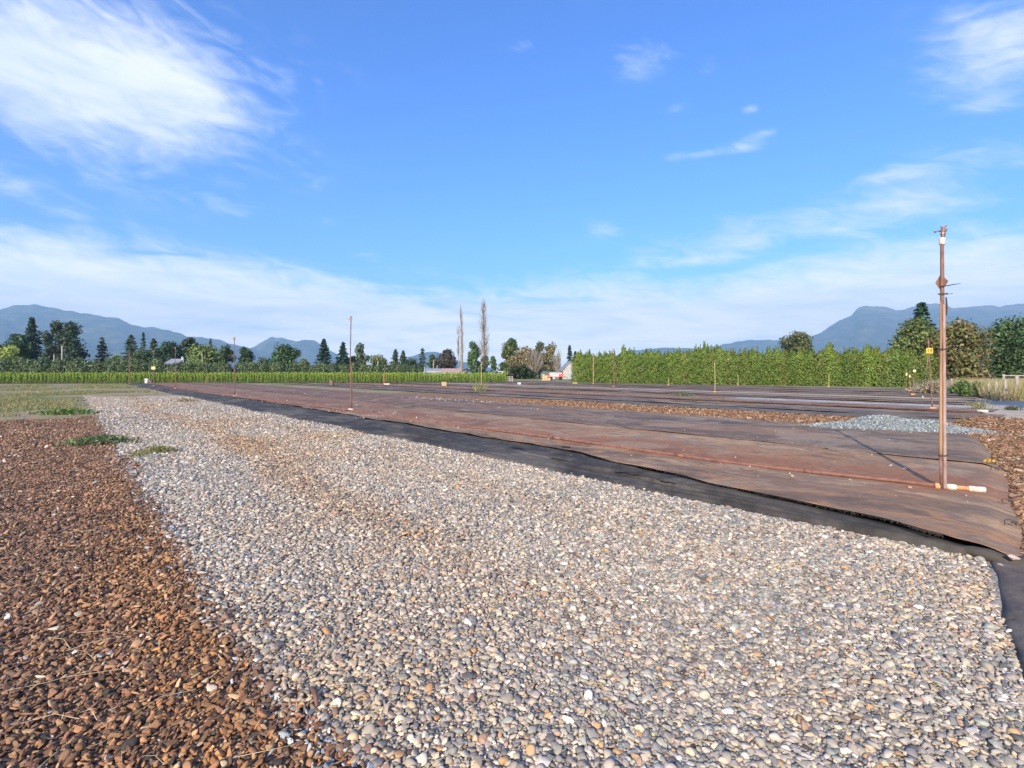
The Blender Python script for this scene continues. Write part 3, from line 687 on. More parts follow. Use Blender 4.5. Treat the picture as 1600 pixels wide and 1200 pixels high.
def jitter_points(region, bands, margin=1.3):
    """points over a region seen from about here; bands = (near depth, far depth, spacing)"""
    out = []
    for (y0, y1, sp) in bands:
        xs = np.arange(-y1 * 1.06 - margin, y1 * 1.06 + margin, sp); ys = np.arange(y0, y1, sp * 0.87)
        X, Y = np.meshgrid(xs, ys); X = X + (np.arange(len(ys)) % 2)[:, None] * sp * 0.5
        X = X.ravel() + rng.normal(0, sp * 0.27, X.size); Y = Y.ravel() + rng.normal(0, sp * 0.27, Y.size)
        k = np.abs(X) < Y * 1.03 + margin; X, Y = X[k], Y[k]
        k = region(X, Y); out.append(np.stack([X[k], Y[k], np.full(k.sum(), sp)], 1))
    return np.concatenate(out)
def pal(n, cols, wts, jit=0.12):
    cols = np.array(cols); wts = np.array(wts, float); c = cols[rng.choice(len(cols), n, p=wts / wts.sum())]
    return np.clip(c * (1 + rng.normal(0, jit, (n, 1))) * (1 + rng.normal(0, jit * 0.2, (n, 3))), 0.015, 0.9)
def rots(n, tilt=0.35): return np.stack([rng.normal(0, tilt, n), rng.normal(0, tilt, n), rng.uniform(0, 6.283, n)], 1)

edge_lo = lambda s: 0.09 * (vnoise_np(s, s * 0, 0.9, 3) - 0.5) * 2 + 0.06 * (vnoise_np(s, s * 0, 3.3, 4) - 0.5) * 2
def gravel_region(X, Y):
    s, t = st_of(X, Y); lim = -4.66 + edge_lo(s)
    lim = lim + rng.normal(0, 0.035, len(X))
    return (t > lim) & (t < 0.02 + 0.0 * s) & (s > -0.045 + 0.16 * np.minimum(t, 0) + 0.05 * vnoise_np(t, t * 0, 3, 9)) & (s < 36 + 3 * vnoise_np(t, t * 0, 0.8, 6))
P = jitter_points(gravel_region, [(1.55, 4.5, 0.0190), (4.5, 8.0, 0.0255), (8.0, 13.0, 0.037), (13.0, 30.0, 0.060)])
n = len(P); s_, t_ = st_of(P[:, 0], P[:, 1])
size = np.clip(rng.lognormal(math.log(0.0114), 0.38, n), 0.005, 0.025)
size = np.where(rng.random(n) < 0.22, rng.uniform(0.004, 0.007, n), size) * (P[:, 2] / 0.0190) ** 0.45
Z = 0.008 + np.maximum(swell(P[:, 0], P[:, 1]) * 0.5 + 0.008, 0) + rng.uniform(-0.001, 0.009, n) + size * 0.22
col = pal(n, [(0.22, 0.22, 0.225), (0.32, 0.30, 0.275), (0.41, 0.37, 0.32), (0.52, 0.46, 0.38), (0.60, 0.49, 0.35), (0.66, 0.61, 0.54), (0.74, 0.70, 0.64), (0.50, 0.32, 0.17), (0.40, 0.27, 0.20), (0.13, 0.13, 0.135), (0.33, 0.34, 0.32)],
          [11, 18, 22, 18, 8, 6, 2, 2.5, 3, 3, 8], 0.12)
# rusty wheel marks and warm or grey patches in the gravel, and brown stones strayed over the border
pw = vnoise_np(s_, t_, 0.45, 21) + 0.5 * vnoise_np(s_, t_, 1.1, 22)
warm = np.clip((pw - 0.80) * 2.0, 0, 0.75)[:, None]; cool = np.clip((0.62 - pw) * 1.5, 0, 0.4)[:, None]
col = col * np.array([1.09, 1.01, 0.89]) * (1 - warm * np.array([0.0, 0.14, 0.30])) * (1 - cool * np.array([0.25, 0.18, 0.10]))
track = np.exp(-((t_ + 2.85 + 0.25 * np.sin(s_ * 0.35)) / 0.38) ** 2) + 0.55 * np.exp(-((t_ + 1.25 + 0.2 * np.sin(s_ * 0.3 + 1)) / 0.30) ** 2)
track = np.clip(track * (0.25 + 1.2 * vnoise_np(s_, t_, 0.8, 24)) * np.clip((s_ - 0.5) / 3, 0.15, 1), 0, 1)
col = col * (1 - track[:, None] * np.array([0.04, 0.16, 0.30]))
stray = rng.random(n) < 0.6 * np.exp(-np.maximum(t_ + 4.7, 0) / 0.055) + 0.008 + 0.12 * track + 0.15 * np.clip(pw - 1.05, 0, 1)
BROWN = [(0.17, 0.10, 0.066), (0.24, 0.145, 0.09), (0.30, 0.18, 0.105), (0.38, 0.215, 0.105), (0.10, 0.068, 0.052), (0.36, 0.26, 0.175), (0.05, 0.047, 0.046), (0.44, 0.39, 0.33), (0.25, 0.135, 0.095)]
BW = [20, 24, 17, 5, 15, 10, 6, 2, 9]
col[stray] = pal(int(stray.sum()), BROWN, BW)
scatter('gravel', np.stack([P[:, 0], P[:, 1], Z], 1), rots(n, 0.30), size[:, None] * np.ones((n, 3)) * rng.uniform(0.8, 1.25, (n, 3)), col, PEBBLES,
        'pale grey and tan rounded river gravel strip in front', 'gravel')

def brown_region(X, Y):
    s, t = st_of(X, Y); return (t < -4.64 + edge_lo(s)) & (s < 20.5 + 2 * vnoise_np(t, t * 0, 0.9, 5))
P = jitter_points(brown_region, [(1.55, 4.5, 0.0215), (4.5, 8.0, 0.029), (8.0, 17.0, 0.050)])
n = len(P); s_, t_ = st_of(P[:, 0], P[:, 1])
size = np.clip(rng.lognormal(math.log(0.0120), 0.38, n), 0.0055, 0.028) * (P[:, 2] / 0.0215) ** 0.45
Z = 0.006 + np.maximum(swell(P[:, 0], P[:, 1]) * 0.5 + 0.008, 0) + rng.uniform(-0.002, 0.013, n) + size * 0.2
col = pal(n, BROWN, BW, 0.16) * np.array([1.26, 1.19, 1.12])
pw = vnoise_np(s_, t_, 0.6, 31) + 0.5 * vnoise_np(s_, t_, 1.7, 32)
org = np.clip(1.0 - np.abs(t_ + 5.0) / 0.7, 0, 1)[:, None] * np.clip(1.2 - s_ / 9, 0, 1)[:, None]
col = col * (1 + org * np.array([0.30, 0.16, -0.10])) * (1 - np.clip(pw - 0.8, 0, 0.5)[:, None] * np.array([0.35, 0.25, 0.1]))
stray = rng.random(n) < 0.4 * np.exp(-np.maximum(-4.7 - t_, 0) / 0.06) + 0.003
col[stray] = pal(int(stray.sum()), [(0.2, 0.21, 0.22), (0.42, 0.4, 0.37), (0.6, 0.57, 0.52)], [1, 1, 1])
scatter('brown_stones', np.stack([P[:, 0], P[:, 1], Z], 1), rots(n, 0.5), size[:, None] * np.stack([rng.uniform(0.9, 1.45, n), rng.uniform(0.75, 1.1, n), rng.uniform(0.65, 1.05, n)], 1), col, CHIPS,
        'brown and rust stone chips spread beside the pale gravel', 'stones')

def bark_region(X, Y):
    s, t = st_of(X, Y); e = -0.22 + 0.10 * t + 0.005 * t * t
    right = (t > -4.6) & (t < 17) & (s < np.where(t < 0.1, -0.90 + 0.16 * np.minimum(t, 0), np.minimum(e, 2.6)) - 0.02) & (s > -2.9 - 0.5 * vnoise_np(t, t * 0, 0.6, 7))
    mid = (t > 9.72) & (t < 13.5 + 0.4 * (vnoise_np(s, s * 0, 0.7, 8) - 0.3)) & (s > 0.9) & (s < 27)
    return right | mid
P = jitter_points(bark_region, [(1.6, 6.0, 0.032), (6.0, 12.0, 0.042), (12.0, 26.0, 0.066)], 1.6)
n = len(P)
size = np.clip(rng.lognormal(math.log(0.019), 0.35, n), 0.01, 0.04) * (P[:, 2] / 0.034) ** 0.4
Z = 0.012 + rng.uniform(0, 0.022, n) * (P[:, 2] / 0.034) ** 0.5
s_, t_ = st_of(P[:, 0], P[:, 1])
col = pal(n, [(0.26, 0.135, 0.07), (0.35, 0.185, 0.095), (0.42, 0.255, 0.14), (0.19, 0.10, 0.058), (0.50, 0.36, 0.23), (0.12, 0.07, 0.045), (0.56, 0.48, 0.38)], [20, 22, 14, 16, 7, 11, 1.5], 0.15)
tanw = np.clip((-0.6 - s_) / 1.8, 0, 0.85)[:, None] * (t_ > 1)[:, None]
col = col * (1 - tanw) + tanw * pal(n, [(0.52, 0.40, 0.27), (0.62, 0.50, 0.37), (0.44, 0.29, 0.17), (0.36, 0.30, 0.24)], [3, 2, 2, 1])
scatter('bark_chips', np.stack([P[:, 0], P[:, 1], Z], 1), rots(n, 0.35), size[:, None] * np.ones((n, 3)) * rng.uniform(0.75, 1.25, (n, 3)), col, BARK,
        'orange bark chips in the strip behind and beside the fabric bed', 'bark chips')

# heap of crushed rock on the far edge of the bed
def heap_h(x, y):
    h = 0.38 * np.exp(-((x - 9.45) / 0.72) ** 2 - ((y - 13.1) / 0.75) ** 2) + 0.20 * np.exp(-((x - 10.55) / 0.50) ** 2 - ((y - 12.9) / 0.6) ** 2)
    h = h + 0.07 * np.exp(-((x - 8.2) / 0.55) ** 2 - ((y - 13.0) / 0.45) ** 2) + 0.05 * np.exp(-((x - 11.2) / 0.5) ** 2 - ((y - 12.6) / 0.55) ** 2)
    return h + 0.06 * (vnoise_np(x, y, 1.9, 40) - 0.5) * np.clip(h * 8, 0, 1)
def heap_base(x, y):
    t_ = st_of(x, y)[1]; k_ = np.clip((t_ - 9.55) / 0.3, 0, 1); return 0.085 - 0.072 * k_
S, T = np.meshgrid(np.linspace(7.0, 12.4, 100), np.linspace(11.2, 14.9, 64), indexing='ij'); H = heap_h(S, T)
XY = np.stack([S, T], -1)
idx = np.arange(S.size).reshape(S.shape)
f = np.stack([idx[:-1, :-1].ravel(), idx[1:, :-1].ravel(), idx[1:, 1:].ravel(), idx[:-1, 1:].ravel()], 1)
f = f[H.ravel()[f].max(1) > 0.02]
heap_m = sheet_mat('crushed_rock_bed', [(0, (0.16, 0.17, 0.17)), (0.5, (0.32, 0.34, 0.33)), (1, (0.52, 0.53, 0.51))], 1.5, 30, 1.0, 0.03)
heap = empty('gravel_pile', (9.6, 13.0, 0), 'low heap of grey-green crushed rock on the fabric behind the tall riser', 'gravel pile')
ob = big_mesh('heap_core', np.concatenate([XY.reshape(-1, 2), (H + heap_base(S, T)).ravel()[:, None] - 0.012], 1), f, heap_m, smooth=True); ob.parent = heap; ob.matrix_parent_inverse = heap.matrix_world.inverted(); ob.location = -heap.location
n = 15000; s_ = rng.uniform(7.2, 12.3, n); t_ = rng.uniform(11.3, 14.8, n); h = heap_h(s_, t_)
k = (h > 0.03) | (rng.random(n) < h * 18); s_, t_, h = s_[k], t_[k], h[k]; n = len(s_)
xy = np.stack([s_, t_], 1)
sz = np.clip(rng.lognormal(math.log(0.016), 0.4, n), 0.008, 0.045)
ob = scatter('crushed_rock', np.concatenate([xy, (h + heap_base(s_, t_) + 0.003)[:, None]], 1), rots(n, 0.8), sz[:, None] * np.ones((n, 3)), pal(n, [(0.22, 0.25, 0.245), (0.30, 0.325, 0.31), (0.15, 0.175, 0.18), (0.42, 0.43, 0.41), (0.52, 0.52, 0.50), (0.26, 0.31, 0.28)], [5, 5, 4, 3, 2, 3]), CRUSH, None, None, heap)
ob.location = -heap.location

# pale stones and litter strewn over the near fabric
n = 260
s_ = rng.uniform(0.3, 34, n); t_ = rng.choice([0, 1], n, p=[0.6, 0.4]) * rng.normal(2.2, 0.5, n); t_ = np.where(np.abs(t_) < 1e-6, rng.uniform(1.0, 9.5, n), t_)
s_ = np.concatenate([s_, rng.normal(20.8, 2.3, 300), rng.normal(0.75, 0.25, 26), rng.uniform(12, 19, 60)])
t_ = np.concatenate([t_, rng.normal(8.6, 0.5, 300), rng.uniform(6.5, 9.4, 26), rng.normal(2.1, 0.35, 60)]); n = len(s_)
k = (t_ > 0.8) & (s_ > 0.1 + 0.10 * t_ + 0.005 * t_ * t_); s_, t_ = s_[k], t_[k]; n = len(s_)
xy = ON[None, :2] + s_[:, None] * UN[:2] + t_[:, None] * VN[:2]
sz = np.clip(rng.lognormal(math.log(0.010), 0.5, n), 0.004, 0.03) * (1 + 0.02 * s_)
zz = np.array([(top_z(a, b_, 0.5) if b_ < 4.9 else top2_z(a, b_, 0.5)) for a, b_ in zip(s_, t_)])
scatter('strewn_stones', np.concatenate([xy, zz[:, None] + 0.004], 1), rots(n, 0.4), sz[:, None] * np.ones((n, 3)), pal(n, [(0.56, 0.50, 0.43), (0.70, 0.67, 0.62), (0.45, 0.30, 0.20), (0.34, 0.29, 0.25)], [3, 2, 4, 3]), PEBBLES,
        'pale stray stones strewn over the stained fabric', 'stones')

# ================================================================== VEGETATION
def leaf_quads(C, N, size, asp=0.6):
    """diamond leaves at centres C with normals N"""
    n = len(C); N = N / np.linalg.norm(N, axis=1, keepdims=True)
    r = rng.normal(size=(n, 3)); a = np.cross(N, r); a /= np.linalg.norm(a, axis=1, keepdims=True) + 1e-9
    b_ = np.cross(N, a); s = np.asarray(size).reshape(-1, 1)
    v = np.stack([C - a * s, C - b_ * s * asp + N * s * 0.18, C + a * s, C + b_ * s * asp + N * s * 0.18], 1)
    return v.reshape(-1, 3), np.arange(4 * n).reshape(n, 4)
def tint(n, base, var=0.25, hue=0.12, acc=None, accw=0.0):
    c = np.array(base) * (1 + rng.normal(0, var, (n, 1))) * (1 + rng.normal(0, hue, (n, 3)))
    if acc is not None:
        k = rng.random(n) < accw; c[k] = np.array(acc) * (1 + rng.normal(0, var, (int(k.sum()), 1)))
    return np.clip(c, 0.008, 0.8)
TB = np.array([1.85, 1.85, 1.7])
def crown_round(h, wd, base, lobes=16, nleaf=3600, leaf=0.30, col=(0.05, 0.08, 0.025), acc=None, accw=0.0, mid=0.5):
    """lobed broadleaf crown from z=base to h, width wd"""
    Cs, Ns = [], []
    hh = h - base; cz = base + hh * mid
    for i in range(lobes):
        a = rng.uniform(0, 6.283); e = -1 + 2 * (i + rng.random()) / lobes
        rr = math.sqrt(max(0.04, 1 - (e if e > 0 else e * 0.75) ** 2)) * rng.uniform(0.20, 0.80)
        c = np.array([math.cos(a) * rr * wd * 0.5, math.sin(a) * rr * wd * 0.5, cz + e * hh * 0.40])
        r = rng.uniform(0.14, 0.27) * min(wd, hh * 1.2)
        m_ = nleaf // lobes
        d = rng.normal(size=(m_, 3)); d /= np.linalg.norm(d, axis=1, keepdims=True)
        q = r * (0.45 + 0.75 * rng.random((m_, 1)) ** 0.9)
        p = c + d * q * np.array([1, 1, 0.85]); Cs.append(p); Ns.append(d + rng.normal(0, 0.55, (m_, 3)) + np.array([0, 0, 0.35]))
    C = np.concatenate(Cs); N = np.concatenate(Ns)
    C[:, 2] = np.maximum(C[:, 2], base * 0.7)
    zmx = np.quantile(C[:, 2], 0.995)
    C[:, 2] = np.where(C[:, 2] > cz, cz + (C[:, 2] - cz) * (h - cz) / (zmx - cz), C[:, 2])
    lum = 0.8 + 0.4 * rng.random(lobes); lum = np.repeat(lum, nleaf // lobes)[:, None]
    return C, N, rng.uniform(0.5, 1.25, len(C)) * leaf, TB * tint(len(C), col, 0.25, 0.10, acc, accw) * lum
def crown_cone(h, wd, base, nleaf=3600, leaf=0.26, col=(0.025, 0.045, 0.022), droop=0.25, power=0.9, acc=None, accw=0.0, ragged=0.35):
    """whorled conifer: branches with sprays of needles"""
    Cs, Ns = [], []; nb = max(60, nleaf // 26)
    for i in range(nb):
        q = (i + rng.random()) / nb; z = base + (h - base) * q
        L_ = 0.5 * wd * (1 - q) ** power * rng.uniform(1 - 1.25 * ragged, 1 + 0.75 * ragged) + 0.06; a = i * 2.399 + rng.normal(0, 0.3); z = z + rng.normal(0, 0.012) * h
        m_ = 26; u = rng.random(m_) ** 0.6
        p = np.stack([np.cos(a) * L_ * u, np.sin(a) * L_ * u, z - droop * L_ * u ** 1.3 + 0.12 * L_ * u ** 3], 1)
        p += rng.normal(0, 0.09 * wd * (1 - q * 0.7) * 0.5, (m_, 3)) * np.array([1, 1, 0.4])
        Cs.append(p); Ns.append(np.tile([math.cos(a) * 0.5, math.sin(a) * 0.5, 0.9], (m_, 1)) + rng.normal(0, 0.5, (m_, 3)))
    C = np.concatenate(Cs); N = np.concatenate(Ns); C[:, 2] = np.maximum(C[:, 2], 0.05); C[:, 2] = np.where(C[:, 2] > h, h - 0.1 * rng.random(len(C)) * h, C[:, 2])
    return C, N, rng.uniform(0.5, 1.15, len(C)) * leaf * 0.85, TB * tint(len(C), col, 0.28, 0.10, acc, accw)
def trunk_mesh(h, r, limbs, spread, base, mat, parent, lean=0.0):
    tb = MB(); hh = h * 0.82; pts = [(lean * z * 0.1 + 0.08 * math.sin(z * 0.9), 0.06 * math.cos(z * 0.7) - 0.06, z) for z in np.linspace(-0.1, hh, 7)]
    tb.tube(pts, [r * (1 - 0.85 * i / 6) for i in range(7)], 8)
    for i in range(limbs):
        z0 = base + (hh - base) * (0.05 + 0.8 * i / max(1, limbs)); a = i * 2.4; l = spread * rng.uniform(0.5, 0.9) * (1 - 0.5 * i / limbs)
        q = [(math.cos(a) * l * u, math.sin(a) * l * u, z0 + l * 0.75 * u ** 0.8) for u in (0, 0.35, 0.7, 1.0)]
        tb.tube(q, [r * 0.4, r * 0.28, r * 0.17, r * 0.05], 5)
    return tb.build('trunk', mat, parent, True)
TREE_N = [0]
def tree(name, label, px, top, Y, wpx, kind='round', group=None, cat='tree', base=0.12, **kw):
    """tree that stands at distance Y, its top and width measured in the photograph"""
    h = ZAT(top, Y); wd = wpx * Y / F; x = AT(px, Y)
    e = empty(name, (x, Y, 0), label, cat, group, rz=rng.uniform(0, 6.28))
    mat = kw.pop('mat', None)
    b0 = kw.pop('b0', base * h)
    if kind == 'round':
        C, N, s, c = crown_round(h, wd, b0, **kw); mat = mat or M['leaf']
    else:
        C, N, s, c = crown_cone(h, wd, b0, **kw); mat = mat or M['needle']
    v, f = leaf_quads(C, N, s)
    big_mesh('crown', v, f, mat, tint=c, parent=e)
    trunk_mesh(h, 0.022 * h + 0.04, 9 if kind == 'round' else 0, wd * 0.38, max(b0, 0.3), M['bark'], e)
    return e
DK = (0.028, 0.050, 0.022); MD = (0.045, 0.080, 0.026); LT = (0.085, 0.125, 0.035); OL = (0.095, 0.105, 0.038)
gb = 'trees along the far edge of the field'
tree('bush', 'yellow-green round bush at the far left end of the shrub row', 14, 541, 112, 40, 'round', gb, 'bush', nleaf=2200, lobes=12, leaf=0.30, col=(0.24, 0.27, 0.06), acc=(0.09, 0.14, 0.04), accw=0.3, base=0.05)
tree('leafy_tree', 'broad dark green tree leaning against the tallest left conifer', 27, 523, 128, 44, 'round', gb, nleaf=3600, leaf=0.38, col=DK, acc=(0.05, 0.085, 0.03), accw=0.3)
tree('spruce_tree', 'tallest ragged dark conifer at the left edge, with a narrow tip', 50, 496, 132, 58, 'cone', gb, nleaf=5200, leaf=0.40, col=(0.020, 0.038, 0.022), droop=0.35, power=1.05, ragged=0.5)
tree('cedar_tree', 'rounded tall dark evergreen, one of a pair, brownish at its top', 86, 503, 130, 33, 'round', gb, nleaf=4600, lobes=26, leaf=0.36, col=(0.026, 0.044, 0.024), acc=(0.085, 0.065, 0.035), accw=0.16, base=0.05, mid=0.48)
tree('cedar_tree', 'rounded dark evergreen of the pair, wider towards its foot', 110, 505, 127, 38, 'round', gb, nleaf=5200, lobes=26, leaf=0.36, col=(0.024, 0.042, 0.024), acc=(0.06, 0.06, 0.03), accw=0.12, base=0.04, mid=0.42)
tree('conifer_tree', 'lone reddish-brown conical tree below the left mountain', 160, 527, 140, 30, 'cone', gb, nleaf=2600, leaf=0.34, col=(0.085, 0.075, 0.048), acc=(0.05, 0.06, 0.035), accw=0.4, droop=0.1, power=0.7)
tree('bush', 'bright green bush at the foot of the conifer group', 182, 556, 122, 26, 'round', gb, 'bush', nleaf=1400, leaf=0.3, col=LT, base=0.05)
tree('conifer_tree', 'grey-green conifer at the left of the conifer group', 205, 524, 132, 36, 'cone', gb, nleaf=3600, leaf=0.36, col=(0.040, 0.058, 0.032), power=0.7, ragged=0.5)
tree('spruce_tree', 'slim dark spire rising behind the conifer group', 224, 519, 150, 15, 'cone', gb, nleaf=2000, leaf=0.34, col=DK, power=0.8)
tree('conifer_tree', 'olive conifer beside the slim spire in the conifer group', 240, 529, 135, 26, 'cone', gb, nleaf=3000, leaf=0.36, col=(0.055, 0.065, 0.03), power=0.6, ragged=0.45)
tree('leafy_tree', 'dark green broad clump in the middle of the conifer group', 264, 536, 130, 46, 'round', gb, nleaf=4200, leaf=0.38, col=(0.024, 0.046, 0.022), base=0.05)
tree('pine_tree', 'umbrella-topped dark pine standing over the grey house roof', 296, 528, 138, 22, 'round', gb, nleaf=2400, leaf=0.34, col=(0.03, 0.045, 0.022), acc=(0.07, 0.06, 0.03), accw=0.2, b0=3.0, mid=0.72)
tree('leafy_tree', 'wide light green round tree beside the grey roofed house', 316, 540, 118, 56, 'round', gb, nleaf=4800, lobes=22, leaf=0.32, col=(0.085, 0.115, 0.036), base=0.05)
tree('spruce_tree', 'small brown-tipped spire peeping over the light green tree', 329, 528, 150, 13, 'cone', gb, nleaf=1600, leaf=0.3, col=(0.06, 0.065, 0.035), power=0.8)
tree('leafy_tree', 'grey-green tree at the right of the light green tree', 353, 541, 124, 26, 'round', gb, nleaf=2400, leaf=0.32, col=(0.045, 0.06, 0.03), base=0.05)
tree('leafy_tree', 'small dark round tree just right of the third sprinkler riser', 385, 544, 126, 25, 'round', gb, nleaf=2400, leaf=0.32, col=DK, base=0.10)
tree('leafy_tree', 'dense dark green dome-shaped tree standing alone above the shrub row', 448, 540, 118, 46, 'round', gb, nleaf=5200, lobes=26, leaf=0.32, col=(0.034, 0.062, 0.024), base=0.04)
tree('bush', 'low olive bush between the dome tree and the two spruces', 476, 562, 116, 24, 'round', gb, 'bush', nleaf=1300, leaf=0.3, col=(0.09, 0.10, 0.04), base=0.05)
tree('spruce_tree', 'blue-green spruce left of the second sprinkler riser', 506, 530, 120, 33, 'cone', gb, nleaf=4200, leaf=0.34, col=(0.024, 0.046, 0.030), power=0.75)
tree('spruce_tree', 'dark spruce half behind the second sprinkler riser', 536, 535, 121, 28, 'cone', gb, nleaf=3800, leaf=0.34, col=(0.020, 0.042, 0.026), power=0.7)
tree('poplar_tree', 'narrow silvery grey-green tree right of the two spruces', 564, 537, 135, 22, 'round', gb, nleaf=2600, lobes=18, leaf=0.30, col=(0.12, 0.14, 0.095), acc=(0.045, 0.06, 0.04), accw=0.35, base=0.1)
tree('leafy_tree', 'mid green rounded tree behind the parked car', 592, 556, 128, 42, 'round', gb, nleaf=3000, leaf=0.32, col=(0.05, 0.075, 0.026), acc=(0.12, 0.10, 0.04), accw=0.12, base=0.05)
tree('conifer_tree', 'pointed conifer, left one of the close pair', 618, 546, 138, 22, 'cone', gb, nleaf=2400, leaf=0.32, col=DK, power=0.7)
tree('conifer_tree', 'pointed conifer, right one of the close pair', 630, 548, 134, 20, 'cone', gb, nleaf=2400, leaf=0.32, col=(0.032, 0.052, 0.024), power=0.7)
tree('bush', 'olive hedge bush in front of the conifer pair', 618, 566, 124, 34, 'round', gb, 'bush', nleaf=1800, leaf=0.3, col=OL, base=0.05)
tree('bush', 'green hedge bush between conifer pair and copper tree', 648, 573, 126, 40, 'round', gb, 'bush', nleaf=1800, leaf=0.3, col=(0.06, 0.09, 0.03), base=0.05)
tree('cypress_tree', 'slim green tree in front of the small blue hill', 660, 544, 150, 13, 'cone', gb, nleaf=1800, leaf=0.32, col=(0.035, 0.058, 0.030), power=0.4)
tree('leafy_tree', 'small green tree left of the copper tree', 676, 555, 142, 15, 'round', gb, nleaf=1500, leaf=0.32, col=(0.036, 0.06, 0.026), base=0.08)
tree('copper_tree', 'dark copper-brown dense round tree behind the barn', 697, 547, 140, 37, 'round', gb, nleaf=4200, lobes=22, leaf=0.34, col=(0.045, 0.036, 0.028), base=0.05)
tree('leafy_tree', 'tall light green tree between the two bare poplars', 741, 535, 128, 20, 'round', gb, nleaf=3000, lobes=20, leaf=0.28, col=(0.06, 0.095, 0.035), base=0.08)
tree('leafy_tree', 'little green tree just right of the taller bare poplar', 771, 557, 128, 10, 'round', gb, nleaf=700, leaf=0.26, col=(0.05, 0.085, 0.035), base=0.3)
tree('leafy_tree', 'dark small tree behind the white farmhouse', 784, 566, 150, 20, 'round', gb, nleaf=1400, leaf=0.3, col=DK, base=0.05)
tree('leafy_tree', 'bright green topped tree at the left of the willow thicket', 798, 531, 110, 36, 'round', gb, nleaf=5200, leaf=0.28, col=(0.055, 0.082, 0.026), acc=(0.11, 0.10, 0.045), accw=0.2, base=0.03)
tree('willow_tree', 'olive-brown bushy willow at the middle of the thicket', 823, 543, 104, 58, 'round', gb, nleaf=4200, leaf=0.22, col=(0.105, 0.090, 0.045), acc=(0.20, 0.155, 0.095), accw=0.35, base=0.03)
tree('leafy_tree', 'grey-green upright tree behind the willow thicket', 843, 535, 116, 24, 'round', gb, nleaf=2200, lobes=16, leaf=0.26, col=(0.06, 0.075, 0.038), acc=(0.14, 0.11, 0.06), accw=0.25, base=0.1)
tree('leafy_tree', 'olive-brown upright tree at the right end of the thicket', 861, 537, 112, 26, 'round', gb, nleaf=2400, lobes=16, leaf=0.24, col=(0.095, 0.09, 0.04), acc=(0.17, 0.13, 0.07), accw=0.3, base=0.1)
tree('spruce_tree', 'small blue-green spruce at the left end of the tall hedge', 890, 540, 125, 16, 'cone', gb, nleaf=2200, leaf=0.32, col=(0.020, 0.038, 0.034), power=0.75)
tree('spruce_tree', 'shorter blue-green spruce beside the small spruce', 899, 549, 122, 14, 'cone', gb, nleaf=1800, leaf=0.32, col=(0.022, 0.038, 0.032), power=0.75)
tree('leafy_tree', 'round olive-green tree standing behind the tall hedge', 1246, 520, 82, 48, 'round', gb, nleaf=6000, lobes=30, leaf=0.20, col=(0.075, 0.082, 0.036), base=0.2, mid=0.6)
tree('fir_tree', 'dark fir with a pointed top behind the olive tree', 1440, 473, 66, 74, 'cone', gb, nleaf=7000, leaf=0.26, col=(0.024, 0.050, 0.026), power=0.72, ragged=0.6)
tree('leafy_tree', 'large olive-green tree at the right end of the hedge', 1432, 500, 56, 78, 'round', gb, nleaf=9000, lobes=34, leaf=0.17, col=(0.105, 0.122, 0.038), acc=(0.06, 0.08, 0.028), accw=0.3, base=0.04)
tree('leafy_tree', 'russet and olive autumn tree beside the tallest riser', 1500, 503, 52, 86, 'round', gb, nleaf=9500, lobes=36, leaf=0.16, col=(0.092, 0.092, 0.032), acc=(0.13, 0.085, 0.038), accw=0.25, base=0.05)
tree('leafy_tree', 'dark green leafy tree at the right edge beyond the fence', 1586, 499, 54, 96, 'round', gb, nleaf=9500, lobes=36, leaf=0.17, col=(0.034, 0.062, 0.026), acc=(0.06, 0.095, 0.038), accw=0.4, base=0.04)
tree('bush', 'rounded green thicket under the slim spire in the conifer group', 228, 547, 126, 52, 'round', gb, 'bush', nleaf=2600, lobes=18, leaf=0.32, col=(0.045, 0.072, 0.028), base=0.02)
tree('bush', 'olive thicket between the spruces and the silvery tree', 553, 557, 124, 30, 'round', gb, 'bush', nleaf=1800, leaf=0.3, col=(0.05, 0.072, 0.03), base=0.02)
tree('bush', 'mid green thicket between the conifer pair and the slim green tree', 644, 561, 140, 36, 'round', gb, 'bush', nleaf=2000, leaf=0.32, col=(0.045, 0.070, 0.03), base=0.02)
tree('bush', 'dark undergrowth at the foot of the willow thicket', 815, 572, 98, 50, 'round', gb, 'bush', nleaf=2600, lobes=18, leaf=0.24, col=(0.022, 0.034, 0.016), base=0.02)
tree('bush', 'grey-green low thicket left of the dome-shaped tree', 412, 560, 122, 40, 'round', gb, 'bush', nleaf=2000, leaf=0.3, col=(0.05, 0.075, 0.035), base=0.02)
# broad tree beyond the right of the frame; its shade lies across the path
e = tree('leafy_tree', 'spreading tree beside the path whose shade crosses the gravel', 1872, 395, 15.8, 330, 'round', None, nleaf=9000, lobes=34, leaf=0.13, col=MD, base=0.3)

